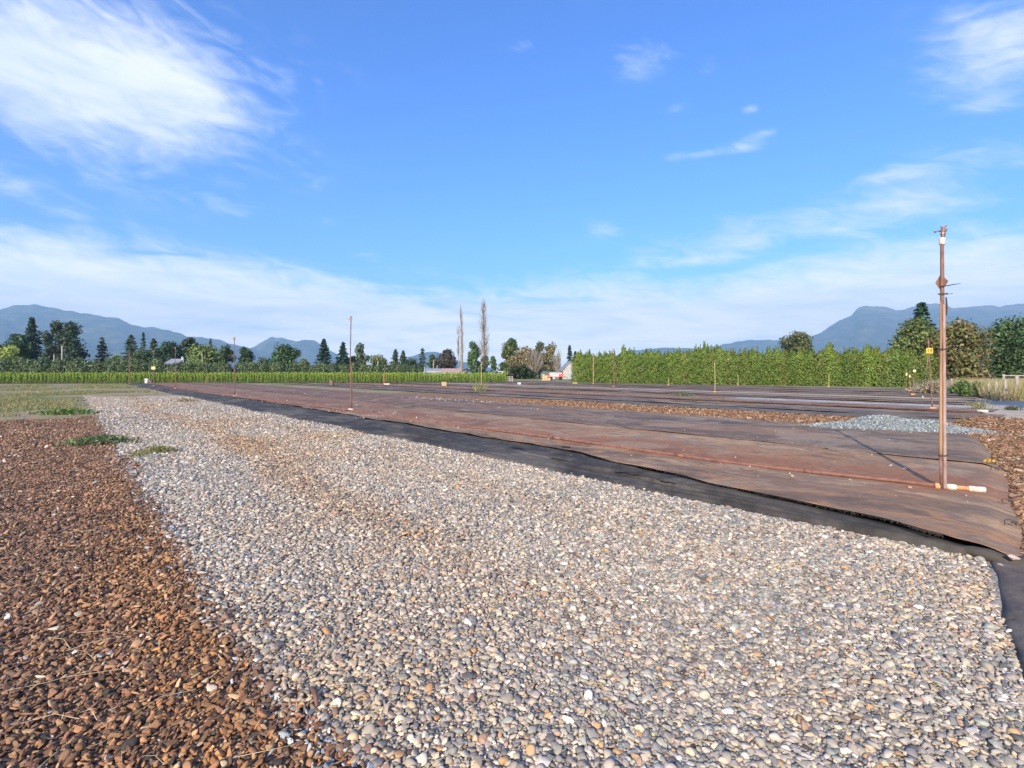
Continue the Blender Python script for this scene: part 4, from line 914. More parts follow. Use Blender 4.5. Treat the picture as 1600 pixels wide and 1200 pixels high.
# bare poplars: bundles of upright twigs
def poplar(label, px, top, Y, wpx, seed, n=130, side=None):
    h = ZAT(top, Y); wd = wpx * Y / F; e = empty('bare_poplar', (AT(px, Y), Y, 0), label, 'tree', 'bare poplars')
    r_ = random.Random(seed); tb = MB()
    tb.tube([(0.10 * math.sin(z * 0.3), 0, z) for z in np.linspace(-0.1, h, 12)], [0.30 * (1 - i / 11) ** 0.9 + 0.02 for i in range(12)], 8)
    tb.build('trunk', M['dead'], e, True)
    br = MB()
    for i in range(n):
        z0 = h * r_.uniform(0.06, 0.88); a = r_.uniform(0, 6.28); l = h * r_.uniform(0.07, 0.22) * (1 - 0.4 * z0 / h); z1 = min(z0 + l, h * 0.99)
        q = z0 / h; rr = wd * 0.5 * (math.sin(math.pi * min(1, 0.18 + q * 0.85)) ** 0.8) * r_.uniform(0.35, 1.0)
        br.tube([(math.cos(a) * rr * u ** 0.55 + 0.10 * math.sin((z0 + (z1 - z0) * u) * 0.3), math.sin(a) * rr * u ** 0.55, z0 + (z1 - z0) * u) for u in (0, 0.3, 0.65, 1)], [0.042, 0.034, 0.024, 0.010], 4)
    if side:
        sx, st_ = side; hx = ZAT(st_, Y); ox = (sx - px) * Y / F
        br.tube([(0, 0, 1.5), (ox * 0.7, 0, 3.0), (ox, 0, hx * 0.5), (ox, 0, hx)], [0.16, 0.13, 0.09, 0.02], 5)
        for i in range(26):
            z0 = hx * r_.uniform(0.3, 0.9); a = r_.uniform(0, 6.28)
            br.tube([(ox, 0, z0), (ox + 0.3 * math.cos(a), 0.3 * math.sin(a), z0 + 0.8), (ox + 0.35 * math.cos(a), 0.35 * math.sin(a), z0 + 2)], [0.05, 0.04, 0.015], 4)
    br.build('branches', M['dead'], e)
    return e
poplar('shorter bare poplar with a thin side stem, left of the pair', 721, 473, 118, 11, 3, 90, (716, 507))
p2 = poplar('taller bare poplar of the pair, leafy at its foot', 756, 464, 118, 23, 4, 260)
C, N, s, c = crown_round(5.0, 2.9, 0.2, lobes=10, nleaf=1400, leaf=0.24, col=(0.05, 0.07, 0.028), acc=(0.11, 0.09, 0.05), accw=0.3)
v, f = leaf_quads(C, N, s); big_mesh('crown', v, f, M['leaf'], tint=c, parent=p2)
# bare willow sprays of the thicket
for k_, (px, top, Y, wpx, lb) in enumerate([(835, 541, 101, 34, 'leaning bare grey-brown willow in front of the thicket'), (872, 541, 106, 14, 'thin bare twiggy tree between thicket and hedge')]):
    h = ZAT(top, Y); e = empty('bare_willow', (AT(px, Y), Y, 0), lb, 'tree'); r_ = random.Random(20 + k_); br = MB(); tr = MB()
    tr.tube([(0, 0, -0.1), (0.1, 0, 0.8), (0.15, 0.1, 1.6)], [0.22, 0.18, 0.12], 7); tr.build('trunk', M['dead'], e, True)
    for i in range(150 if k_ == 0 else 45):
        a = r_.uniform(0, 6.28); l = h * r_.uniform(0.5, 0.98); sp = wpx * Y / F * 0.5 * r_.uniform(0.1, 1.0)
        j = lambda: r_.uniform(-0.25, 0.25)
        br.tube([(0.1, 0, r_.uniform(0.5, 1.6)), (math.cos(a) * sp * 0.5 + j(), math.sin(a) * sp * 0.5, l * 0.5), (math.cos(a) * sp * 0.85 + j(), math.sin(a) * sp * 0.85, l * 0.8), (math.cos(a) * sp + j(), math.sin(a) * sp, l)], [0.055, 0.04, 0.028, 0.012], 4)
    br.build('branches', M['dead'], e)

# tall cedar hedge: one tree after another
def cedar_proto(h, wd, nleaf, leaf, col, acc=None, accw=0.0):
    e = empty('hedge_cedar', (0, 0, 0), 'x', 'hedge tree', 'tall cedar hedge trees')
    C, N, S_ = [], [], []
    q = rng.random(nleaf) ** 0.85; a = rng.uniform(0, 6.283, nleaf)
    prof = np.where(q < 0.74, 1.0 - 0.10 * q, 0.926 * np.clip((1.0 - q) / 0.26, 0, 1) ** 0.95)
    rr = 0.5 * wd * prof * rng.uniform(0.60, 1.10, nleaf) * (1 + 0.15 * np.sin(a * 3 + q * 9) + 0.13 * np.sin(a * 5 - q * 21))
    C = np.stack([np.cos(a) * rr, np.sin(a) * rr, q * h], 1)
    N = np.stack([np.cos(a), np.sin(a), np.full(nleaf, 0.25)], 1) + rng.normal(0, 0.45, (nleaf, 3))
    for k_ in range(4):                      # several leaders make the fine spiky top
        a0, r0, hz0 = rng.uniform(0, 6.28), rng.uniform(0.1, 0.55), rng.uniform(0.96, 1.10); u_ = rng.random(70)
        C[k_ * 70:(k_ + 1) * 70] = np.stack([math.cos(a0) * r0 + rng.normal(0, 0.10, 70) * (1 - u_), math.sin(a0) * r0 + rng.normal(0, 0.10, 70) * (1 - u_), h * (0.80 + (hz0 - 0.80) * u_)], 1)
    v, f = leaf_quads(C, N, rng.uniform(0.6, 1.3, nleaf) * leaf, 0.45)
    # feathery sprays: stretch each leaf upward and outward
    big_mesh('crown', v, f, M['needle'], tint=tint(nleaf, col, 0.28, 0.10, acc, accw), parent=e)
    tb = MB(); tb.tube([(0, 0, -0.05), (0, 0, h * 0.9)], [0.07, 0.015], 6); tb.build('trunk', M['bark'], e)
    return e
protos = [cedar_proto(1.0 * hh, ww, 4600, 0.095, cc, (0.26, 0.20, 0.08), aw) for hh, ww, cc, aw in
          ((3.95, 1.75, (0.132, 0.195, 0.029), 0.03), (3.75, 1.85, (0.120, 0.182, 0.027), 0.05), (4.15, 1.6, (0.142, 0.205, 0.032), 0.02), (3.8, 1.7, (0.134, 0.182, 0.031), 0.10))]
A_, B_ = Vector((8.6, 66.5, 0)), Vector((38.6, 47.5, 0)); nh = 46
tops = [(885, 566), (895, 557), (910, 550), (930, 552), (1000, 550), (1100, 545), (1200, 548), (1300, 546), (1400, 545), (1460, 548)]
for i in range(nh):
    e = protos[i] if i < 4 else copy_tree(protos[int(rng.integers(0, 4))])
    p = A_.lerp(B_, i / (nh - 1)); px = 800 + p.x / p.y * F
    want = ZAT(np.interp(px, [a for a, _ in tops], [b_ for _, b_ in tops]), p.y) * rng.choice([0.94, 0.97, 0.99, 1.02, 1.05]) * rng.uniform(0.98, 1.03)
    e.location = (p.x + rng.normal(0, 0.08), p.y + rng.normal(0, 0.12), 0); e.rotation_euler = (0, 0, rng.uniform(0, 6.28))
    k = want / 3.9; e.scale = (rng.uniform(0.78, 0.98), rng.uniform(0.95, 1.15), k)
    e['label'] = 'bright green cedar in the long clipped hedge beyond the beds'
# a shorter second rank closes the hedge from behind
n = 15000; u = rng.random(n); q = rng.random(n)
C = np.stack([A_.x + (B_.x - A_.x) * u + 0.35, A_.y + (B_.y - A_.y) * u + 0.55 + rng.normal(0, 0.25, n), q * 3.25], 1)
v, f = leaf_quads(C, rng.normal(size=(n, 3)), rng.uniform(0.1, 0.18, n))
ob = big_mesh('hedge_foliage', v, f, M['needle'], tint=tint(n, (0.06, 0.10, 0.02), 0.2)); tag(ob, 'inner green foliage that fills the tall cedar hedge', 'hedge foliage', kind='stuff')

# row of young cedars
def young_proto(h, nleaf):
    e = empty('young_cedar', (0, 0, 0), 'small bright green young cedar in the long nursery row', 'young tree', 'young cedars in the nursery row')
    q = rng.random(nleaf) ** 0.8; a = rng.uniform(0, 6.283, nleaf); rr = 0.27 * (1 - q) ** 0.65 * rng.uniform(0.5, 1.05, nleaf)
    C = np.stack([np.cos(a) * rr, np.sin(a) * rr, 0.04 + q * h * 0.97], 1)
    v, f = leaf_quads(C, np.stack([np.cos(a), np.sin(a), np.full(nleaf, 0.3)], 1) + rng.normal(0, 0.4, (nleaf, 3)), rng.uniform(0.04, 0.08, nleaf), 0.5)
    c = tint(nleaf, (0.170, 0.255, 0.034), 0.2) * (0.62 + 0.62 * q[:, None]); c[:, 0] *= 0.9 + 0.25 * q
    big_mesh('crown', v, f, M['needle'], tint=c, parent=e)
    tb = MB(); tb.tube([(0, 0, -0.03), (0, 0, h * 0.8)], [0.02, 0.006], 5); tb.build('trunk', M['bark'], e)
    return e
yp = [young_proto(1.32, 380), young_proto(1.24, 360), young_proto(1.38, 380)]
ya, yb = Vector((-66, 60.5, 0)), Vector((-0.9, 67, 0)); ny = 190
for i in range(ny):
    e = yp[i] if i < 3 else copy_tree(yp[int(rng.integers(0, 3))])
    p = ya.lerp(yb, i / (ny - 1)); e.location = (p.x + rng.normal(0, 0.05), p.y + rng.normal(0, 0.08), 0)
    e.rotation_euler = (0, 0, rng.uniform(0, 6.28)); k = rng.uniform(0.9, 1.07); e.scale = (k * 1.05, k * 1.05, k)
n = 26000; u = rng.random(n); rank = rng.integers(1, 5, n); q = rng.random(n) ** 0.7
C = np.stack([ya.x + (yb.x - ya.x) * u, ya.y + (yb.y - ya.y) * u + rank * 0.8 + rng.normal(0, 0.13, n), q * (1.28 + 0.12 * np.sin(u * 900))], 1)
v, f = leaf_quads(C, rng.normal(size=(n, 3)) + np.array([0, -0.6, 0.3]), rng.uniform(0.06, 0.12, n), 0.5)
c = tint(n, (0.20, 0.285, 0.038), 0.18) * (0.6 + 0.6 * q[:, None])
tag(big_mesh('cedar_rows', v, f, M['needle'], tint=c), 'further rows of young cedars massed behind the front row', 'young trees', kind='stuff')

# row of dark green shrubs behind the young cedars
def shrub_proto():
    e = empty('field_shrub', (0, 0, 0), 'dark green shrub in the long row behind the young cedars', 'shrub', 'shrubs in the row behind the young cedars')
    n = 620; q = rng.random(n); a = rng.uniform(0, 6.283, n); rr = 1.15 * np.sqrt(np.clip(1 - (2 * q - 0.85) ** 2 * 0.62, 0.05, 1)) * rng.uniform(0.55, 1.05, n)
    C = np.stack([np.cos(a) * rr, np.sin(a) * rr, 0.1 + q * 2.75 + rng.normal(0, 0.14, n)], 1); C[:, 2] = np.clip(C[:, 2], 0.05, 3.1)
    v, f = leaf_quads(C, np.stack([np.cos(a), np.sin(a), np.full(n, 0.5)], 1) + rng.normal(0, 0.6, (n, 3)), rng.uniform(0.14, 0.28, n), 0.35)
    big_mesh('crown', v, f, M['leaf'], tint=tint(n, (0.085, 0.125, 0.055), 0.3, 0.12, (0.18, 0.23, 0.10), 0.3), parent=e)
    tb = MB(); tb.tube([(0, 0, -0.03), (0, 0, 1.8)], [0.06, 0.02], 5); tb.build('trunk', M['bark'], e)
    return e
sp_ = [shrub_proto() for _ in range(3)]
sa, sb = Vector((-94, 86, 0)), Vector((-17.5, 90, 0)); ns_ = 62
for i in range(ns_):
    e = sp_[i] if i < 3 else copy_tree(sp_[int(rng.integers(0, 3))])
    p = sa.lerp(sb, i / (ns_ - 1)); e.location = (p.x + rng.normal(0, 0.2), p.y + rng.normal(0, 0.4), 0); e.rotation_euler = (0, 0, rng.uniform(0, 6.28))
    px = 800 + p.x / p.y * F
    k = rng.uniform(0.92, 1.12) * (1.12 if px < 250 else 1.0 if px < 400 else 0.9); e.scale = (k, k, k)

# grasses
def blades(X, Y, h, lean, wd, col, z0=0.0):
    n = len(X); a = rng.uniform(0, 6.283, n); l = rng.normal(0, lean, (n, 2)) * h[:, None]
    b0 = np.stack([X, Y, np.full(n, z0)], 1); dxy = np.stack([np.cos(a), np.sin(a), np.zeros(n)], 1) * (wd[:, None] * 0.5)
    tip = b0 + np.concatenate([l, h[:, None]], 1)
    v = np.stack([b0 - dxy, b0 + dxy, tip], 1).reshape(-1, 3)
    return v, np.arange(3 * n).reshape(n, 3), col
def clumps(cx, cy, per, rad):
    k = np.repeat(np.arange(len(cx)), per); return cx[k] + rng.normal(0, rad, len(k)), cy[k] + rng.normal(0, rad, len(k))
n = 9000
cy_ = 14.5 + 44 * rng.random(n) ** 0.8; cx_ = -cy_ * rng.uniform(0.55, 1.05, n)
s_, t_ = st_of(cx_, cy_); pn = vnoise_np(cx_, cy_, 0.35, 51)
k = ((s_ > 21.5) & (t_ < -4.9) | (s_ > 40) & (t_ < -0.6)) & (pn + 0.3 * np.clip(-cx_ / cy_ - 0.85, 0, 0.3) > 0.46); cx_, cy_ = cx_[k], cy_[k]
X, Y = clumps(cx_, cy_, 16, 0.16); n = len(X)
v, f, c = blades(X, Y, rng.uniform(0.02, 0.13, n) * np.clip(1.6 * vnoise_np(X, Y, 0.5, 58), 0.35, 1.4), 0.5, rng.uniform(0.008, 0.02, n) * (1 + Y / 30), tint(n, (0.13, 0.19, 0.045), 0.25, 0.1, (0.46, 0.36, 0.20), 0.45))
tag(big_mesh('grass', v, f, M['grass'], tint=c), 'short patchy green and dry grass left of the gravel', 'grass', kind='stuff')
# tall dry grass in the field beyond the fence
n = 30000; Y = rng.uniform(25.8, 47, n); X = Y * rng.uniform(0.86, 1.12, n)
k = X > 24.3 + (Y - 25.8) * 0.70; X, Y = X[k], Y[k]; n = len(X)
v, f, c = blades(X, Y, rng.uniform(0.45, 1.05, n), 0.22, rng.uniform(0.02, 0.045, n), tint(n, (0.48, 0.38, 0.19), 0.2, 0.06, (0.22, 0.24, 0.08), 0.15))
tag(big_mesh('dry_grass', v, f, M['grass'], tint=c), 'tall straw-coloured dry grass in the field beyond the fence posts', 'dry grass', kind='stuff')
# pale dead weeds by the hedge end
n = 1500; X = rng.normal(0, 1, n); Y = rng.uniform(38, 44, n); X = Y * (0.835 + 0.022 * X)
v, f, c = blades(X, Y, rng.uniform(0.2, 1.0, n), 0.25, rng.uniform(0.02, 0.04, n), tint(n, (0.40, 0.33, 0.27), 0.2, 0.05, (0.25, 0.22, 0.15), 0.3))
tag(big_mesh('dead_weeds', v, f, M['grass'], tint=c), 'grey-tan dead weeds at the end of the hedge', 'weeds', kind='stuff')
# weed tufts one can pick out
def weed(label, px, py, rad, h, n, col, acc, accw, group=None):
    p = G(px, py); e_ = rng.normal(0, rad * 0.45, (n, 2)); X, Y = e_[:, 0], e_[:, 1] * 0.7
    C = np.stack([X, Y, 0.02 + rng.random(n) * h * np.exp(-(X ** 2 + Y ** 2) / (rad * rad))], 1)
    v, f = leaf_quads(C, rng.normal(size=(n, 3)) * 0.7 + np.array([0, -0.2, 0.9]), rng.uniform(0.4, 1.0, n) * (0.02 + rad * 0.07), 0.45)
    v2, f2, c2 = blades(X[: n // 2], Y[: n // 2], rng.uniform(0.4, 1.0, n // 2) * h * 1.3, 0.5, rng.uniform(0.006, 0.012, n // 2) * (1 + p.y / 12), tint(n // 2, col, 0.25, 0.1, acc, accw))
    e = empty('weed', (p.x, p.y, 0.012), label, 'weed', group)
    big_mesh('leaves', v, f, M['grass'], tint=tint(n, col, 0.25, 0.1, acc, accw), parent=e)
    big_mesh('stems', v2, f2, M['grass'], tint=c2, parent=e)
weed('spreading green weed on the border of brown stones and gravel', 155, 694, 0.62, 0.15, 420, (0.12, 0.18, 0.06), (0.38, 0.33, 0.18), 0.25)
weed('yellow-green low weed growing in the pale gravel', 246, 708, 0.36, 0.10, 260, (0.22, 0.22, 0.07), (0.40, 0.34, 0.18), 0.3)
weed('tiny yellowish weed beside the low weed in the gravel', 216, 714, 0.18, 0.07, 120, (0.24, 0.23, 0.07), (0.40, 0.34, 0.18), 0.3)
weed('bright green weed patch at the corner of the grass and gravel', 104, 647, 0.95, 0.16, 520, (0.13, 0.23, 0.05), (0.26, 0.28, 0.10), 0.25)
weed('wispy pale green weed on the dark fabric of the second bed', 750, 612, 0.45, 0.75, 160, (0.22, 0.26, 0.10), (0.4, 0.36, 0.2), 0.3)
weed('flat green weed on the brown fabric before the tall hedge', 1070, 620, 0.6, 0.18, 200, (0.11, 0.17, 0.06), (0.3, 0.28, 0.14), 0.2)
weed('lone dark weed on the pale path by the tree shade', 1582, 641, 0.30, 0.14, 160, (0.06, 0.09, 0.03), (0.2, 0.2, 0.08), 0.2)
weed('thin straggling weed beside the path near the bark', 1527, 640, 0.42, 0.40, 130, (0.26, 0.26, 0.12), (0.45, 0.38, 0.22), 0.4)
weed('small green weed lying on the bark behind the bed', 1505, 662, 0.2, 0.1, 60, (0.2, 0.22, 0.08), (0.4, 0.36, 0.2), 0.3)
weed('dry grass fringe at the fabric edge by the gravel', 290, 628, 0.6, 0.16, 160, (0.30, 0.22, 0.12), (0.42, 0.36, 0.2), 0.4)
# green shrub by the fence
p = G(1524, 621)
e = empty('roadside_bush', (p.x, p.y + 0.6, 0), 'low green bush in front of the fence posts beside the path', 'bush')
C, N, s, c = crown_round(0.95, 1.7, 0.02, lobes=16, nleaf=2400, leaf=0.06, col=(0.060, 0.105, 0.028), acc=(0.16, 0.16, 0.06), accw=0.15)
v, f = leaf_quads(C, N, s); big_mesh('crown', v, f, M['leaf'], tint=c, parent=e)
tb = MB(); tb.tube([(0, 0, -0.02), (0.05, 0, 0.6)], [0.03, 0.01], 5); tb.build('trunk', M['bark'], e)
p = G(1500, 618)
e = empty('roadside_bush', (p.x, p.y + 2.2, 0), 'grey withered bush left of the green bush by the path', 'bush')
C, N, s, c = crown_round(0.75, 2.0, 0.02, lobes=12, nleaf=1500, leaf=0.06, col=(0.20, 0.165, 0.12), acc=(0.10, 0.10, 0.06), accw=0.35)
v, f = leaf_quads(C, N, s); big_mesh('crown', v, f, M['leaf'], tint=c, parent=e)
tb = MB(); tb.tube([(0, 0, -0.02), (0.05, 0, 0.5)], [0.03, 0.01], 5); tb.build('trunk', M['bark'], e)
# dry stalks lying in the foreground
stv = MB()
def stalk(x, y, l, a, r=0.0016, z=0.035):
    stv.tube([(x, y, z), (x + math.cos(a) * l * 0.5, y + math.sin(a) * l * 0.5, z + random.uniform(0.0, 0.03)), (x + math.cos(a + 0.15) * l, y + math.sin(a + 0.15) * l, z + random.uniform(-0.01, 0.02))], [r, r * 0.8, r * 0.4], 4)
for i in range(240):
    y = 1.7 + 5.5 * random.random() ** 1.6; x = random.uniform(-1.05, 0.6) * y; s1, t1 = st_of(x, y)
    if t1 < -4.4 or random.random() < 0.22:
        if t1 < -0.1: stalk(x, y, random.uniform(0.06, 0.30), random.uniform(0, 6.28), random.uniform(0.0009, 0.0018))
for (px, py, l, a) in [(0, 1095, 0.42, 0.28), (95, 1072, 0.36, 0.02), (120, 1000, 0.40, -0.2), (190, 1040, 0.22, 1.1), (300, 985, 0.22, 0.0), (170, 905, 0.18, -0.5), (510, 1085, 0.30, -0.1), (640, 1105, 0.22, 0.3), (560, 902, 0.2, 0.05), (150, 830, 0.2, 0.3)]:
    p = G(px, py); stalk(p.x, p.y, l * 0.8, a, 0.0013, 0.040)
tag(stv.build('dry_stalks', M['straw']), 'thin dry grass stalks lying on the stones', 'stalks', kind='stuff')
tw = MB(); p = G(487, 1090); tw.tube([(p.x, p.y, 0.045), (p.x + 0.035, p.y - 0.05, 0.05), (p.x + 0.07, p.y - 0.12, 0.04)], [0.009, 0.012, 0.007], 7)
tag(tw.build('twig', M['rust'], None, True), 'short reddish brown stick lying among the gravel at the front', 'stick')

# ================================================================== IRRIGATION
R1 = G(1475, 763, 0.10); R1.z = 0
# lateral pipe along the bed
lat = empty('irrigation_pipe', (0, 0, 0), 'long rust-red irrigation pipe lying along the nearest fabric bed', 'pipe')
zb = 0.118
def lat_pt(px, py): return G(px, py, zb)
pts = [lat_pt(*q) for q in ((1462, 758.5), (1400, 752), (1300, 741), (1200, 729), (1100, 716), (1000, 703), (906, 690), (812, 677), (719, 664.5), (640, 654), (548, 641.5), (470, 631.5), (366, 619.5), (310, 612), (274, 607.3), (240, 603.4))]
pts = [p + Vector((0, 0, 0.010 * math.sin(i * 1.3))) for i, p in enumerate(pts)]
pm = MB(); pm.tube(pts, 0.026, 10); pm.build('pipe', M['lateral'], lat, True)
ex = lat_pt(1540, 765.5) - lat_pt(1475, 760); e0 = lat_pt(1475, 760)
q = lambda u: e0 + ex * u
pm = MB(); pm.tube([q(0.25), q(0.75)], 0.025, 12); pm.build('pipe', M['orange_pvc'], lat, True)
pm = MB(); pm.tube([q(0.60), q(0.62), q(0.98), q(1.0)], [0.027, 0.033, 0.034, 0.029], 14); pm.build('end_cap', M['pvc'], lat, True)
pm = MB(); pm.tube([q(0.06), q(0.09), q(0.28), q(0.31)], [0.027, 0.036, 0.036, 0.027], 14); pm.build('coupling', M['pvc'], lat, True)
pm = MB(); pm.tube([q(-0.05), q(-0.07), q(-0.21), q(-0.23)], [0.027, 0.037, 0.037, 0.027], 14); pm.build('coupling', M['orange_pvc'], lat, True)
for i in (2, 4, 6, 8):
    pm = MB(); pm.tube([pts[i].lerp(pts[i + 1], 0.3), pts[i].lerp(pts[i + 1], 0.42)], 0.031, 10); pm.build('coupling', M['lateral'], lat, True)

# sprinkler riser with its stake
def sprinkler_head(parent, z, k=1.0, ox=0.0):
    hb = MB(); hb.tube([(ox, 0, z), (ox, 0, z + 0.03 * k), (ox, 0, z + 0.035 * k), (ox, 0, z + 0.06 * k)], [0.022 * k, 0.022 * k, 0.03 * k, 0.026 * k], 10)
    hb.tube([(ox - 0.004, 0, z + 0.06 * k), (ox, 0, z + 0.12 * k)], [0.016 * k, 0.018 * k], 8)
    hb.box((ox, 0, z + 0.085 * k), (0.085 * k, 0.03 * k, 0.022 * k))
    hd = hb.build('sprinkler_head', M['brass'], parent)
    a = MB(); a.tube([(ox - 0.09 * k, 0.01, z + 0.075 * k), (ox - 0.03 * k, 0, z + 0.09 * k), (ox + 0.05 * k, 0, z + 0.10 * k)], [0.006 * k, 0.007 * k, 0.012 * k], 6)
    a.box((ox - 0.095 * k, 0.01, z + 0.075 * k), (0.022 * k, 0.012 * k, 0.024 * k)); a.build('striker_arm', M['brass'], hd)
    nn = MB(); nn.tube([(ox, 0, z + 0.11 * k), (ox + 0.035 * k, -0.01, z + 0.155 * k)], [0.017 * k, 0.010 * k], 8)
    nn.tube([(ox, 0, z + 0.115 * k), (ox - 0.025 * k, 0.01, z + 0.145 * k)], [0.013 * k, 0.008 * k], 8); nn.build('nozzle', M['brass'], hd)
    return hd
H1 = ZAT(371, R1.y)
ris = empty('sprinkler_riser', (R1.x, R1.y, 0), 'tall rusty sprinkler riser tied to a wooden stake at the near right', 'sprinkler')
pm = MB(); zs = np.linspace(0.10, 2.30, 370)
pm.tube([(0.012 - 0.006 * z, 0, z) for z in zs], [0.0165 + 0.0024 * (i % 3 == 0) for i in range(len(zs))], 10); pm.build('support_rod', M['riser'], ris)
pm = MB(); pm.tube([(-0.004 - 0.003 * z, 0.012, z) for z in np.linspace(1.75, H1 - 0.06, 10)], [0.0205] * 7 + [0.020, 0.019, 0.019], 12); pm.build('riser_pipe', M['rust'], ris, True)
pm = MB(); pm.tube([(-0.030 + 0.003 * z, 0.014, z) for z in np.linspace(0.45, 2.34, 12)], [0.0175 - 0.0005 * i for i in range(12)], 10); pm.build('wooden_stake', M['stake'], ris, True)
pm = MB(); pm.tube([(-0.020, 0.012, 0.10), (-0.030, 0.014, 0.47)], [0.014, 0.017], 9); pm.build('stake_foot', M['rust'], ris, True)
for z in (0.49, 1.76, 2.42):
    pm = MB()
    for dz_ in (0, 0.008): pm.tube([(-0.008 + 0.052 * math.cos(a), 0.005 + 0.034 * math.sin(a), z + dz_) for a in np.linspace(0, 6.283, 15)], 0.003, 5, False)
    pm.tube([(0.03, -0.02, z), (0.085, -0.03, z + 0.006)], 0.0025, 4); pm.build('tie_wire', M['wire'], ris)
zp = ZAT(441, R1.y)
pm = MB(); dd = 0.105
pm.add([(-0.072, 0.034, zp), (-0.005, 0.036, zp + dd), (0.080, 0.034, zp + 0.02), (0.0, 0.032, zp - dd * 1.05), (-0.072, 0.039, zp), (-0.005, 0.041, zp + dd), (0.080, 0.039, zp + 0.02), (0.0, 0.037, zp - dd * 1.05)],
       [(3, 2, 1, 0), (4, 5, 6, 7), (0, 1, 5, 4), (1, 2, 6, 5), (2, 3, 7, 6), (3, 0, 4, 7)]); pm.build('number_plate', M['rustplate'], ris)
pm = MB(); pm.tube([(-0.06, -0.022, zp - 0.05), (0.02, -0.03, zp - 0.045), (0.09, -0.02, zp - 0.03), (0.205, 0.01, zp - 0.015)], [0.006, 0.006, 0.005, 0.003], 6); pm.build('plate_wire', M['wire'], ris)
pm = MB(); pm.tube([(0.022, -0.004, zp - 0.18), (0.028, -0.006, zp - 0.30), (0.024, -0.004, zp - 0.40)], [0.008, 0.011, 0.006], 6); pm.build('tape_scrap', M['wire'], ris)
pm = MB(); pm.tube([(-0.013, 0.012, H1 - 0.085), (-0.013, 0.012, H1 - 0.075), (-0.013, 0.012, H1 - 0.01), (-0.013, 0.012, H1)], [0.026, 0.031, 0.031, 0.026], 12); pm.build('coupling', M['pvc'], ris, True)
sprinkler_head(ris, H1, 0.92, -0.012)

def riser(label, px, pyb, pyt, mat='rust', r=0.019, group='sprinkler risers', sign=None, lean=0.0, head=True, z0=0.08):
    p = G(px, pyb, z0); h = ZAT(pyt, p.y); e = empty('sprinkler_riser', (p.x, p.y, 0), label, 'sprinkler', group)
    pm = MB(); pm.tube([(lean * (z / h) + 0.012 * math.sin(2.2 * z), 0, z) for z in np.linspace(0.03, h - 0.12, 9)], [r * 1.25, r * 1.2] + [r] * 7, 8); pm.build('riser_pipe', M[mat], e, True)
    pm = MB(); pm.tube([(0.05, 0.01, 0.03), (0.03 + lean * 0.4, 0.01, h * 0.5)], r * 0.6, 6); pm.build('stake', M['rust'], e, True)
    pm = MB(); pm.tube([(-0.09, 0.03, z0 + 0.03), (0.10, -0.05, z0 + 0.03)], 0.032, 8); pm.build('coupling', M['pvc' if p.y < 25 else 'orange_pvc'], e, True)
    if head: sprinkler_head(e, h - 0.13, 1.15 if p.y < 25 else 1.4, lean)
    return e, p, h
riser('second sprinkler riser, slim dark red pipe on the rusty fabric', 548, 641, 496)
riser('third sprinkler riser before the small dark round tree', 366, 619.5, 529)
riser('fourth sprinkler riser near the end of the nearest bed', 274, 607, 543.5)
e, p, h = riser('farthest sprinkler riser of the near row, with a small pale plate', 240, 603, 549)
pm = MB(); pm.box((0, -0.035, ZAT(575, p.y)), (0.36, 0.012, 0.26)); pm.build('plate', M['paleyellow'], e)
riser('reddish short riser standing before the parked car', 600, 600, 582, 'red', 0.05, head=False)
riser('pale thin riser on the far bed below the taller poplar', 752, 602, 566, 'bamboo', 0.022)
riser('pale riser against the left part of the tall hedge', 927, 600, 556, 'bamboo', 0.024)
riser('rust-brown riser against the left part of the tall hedge', 959, 604, 546, 'rust', 0.024)
riser('pale riser before the middle of the tall hedge', 1117, 613, 564, 'bamboo', 0.016)
riser('short pale stake riser before the middle of the hedge', 1153, 602, 584, 'bamboo', 0.020, head=False)
riser('tiny pale riser left of the middle of the hedge', 1044, 602, 588, 'bamboo', 0.020, head=False)
riser('thin grey-green riser before the right part of the hedge', 1295, 605, 583, 'bamboo', 0.018, head=False)
riser('slender grey riser before the first young cedars', 202, 599, 553, 'rust', 0.03)
riser('slender riser before the young cedars right of the third riser', 323, 598.5, 572, 'rust', 0.025, head=False)

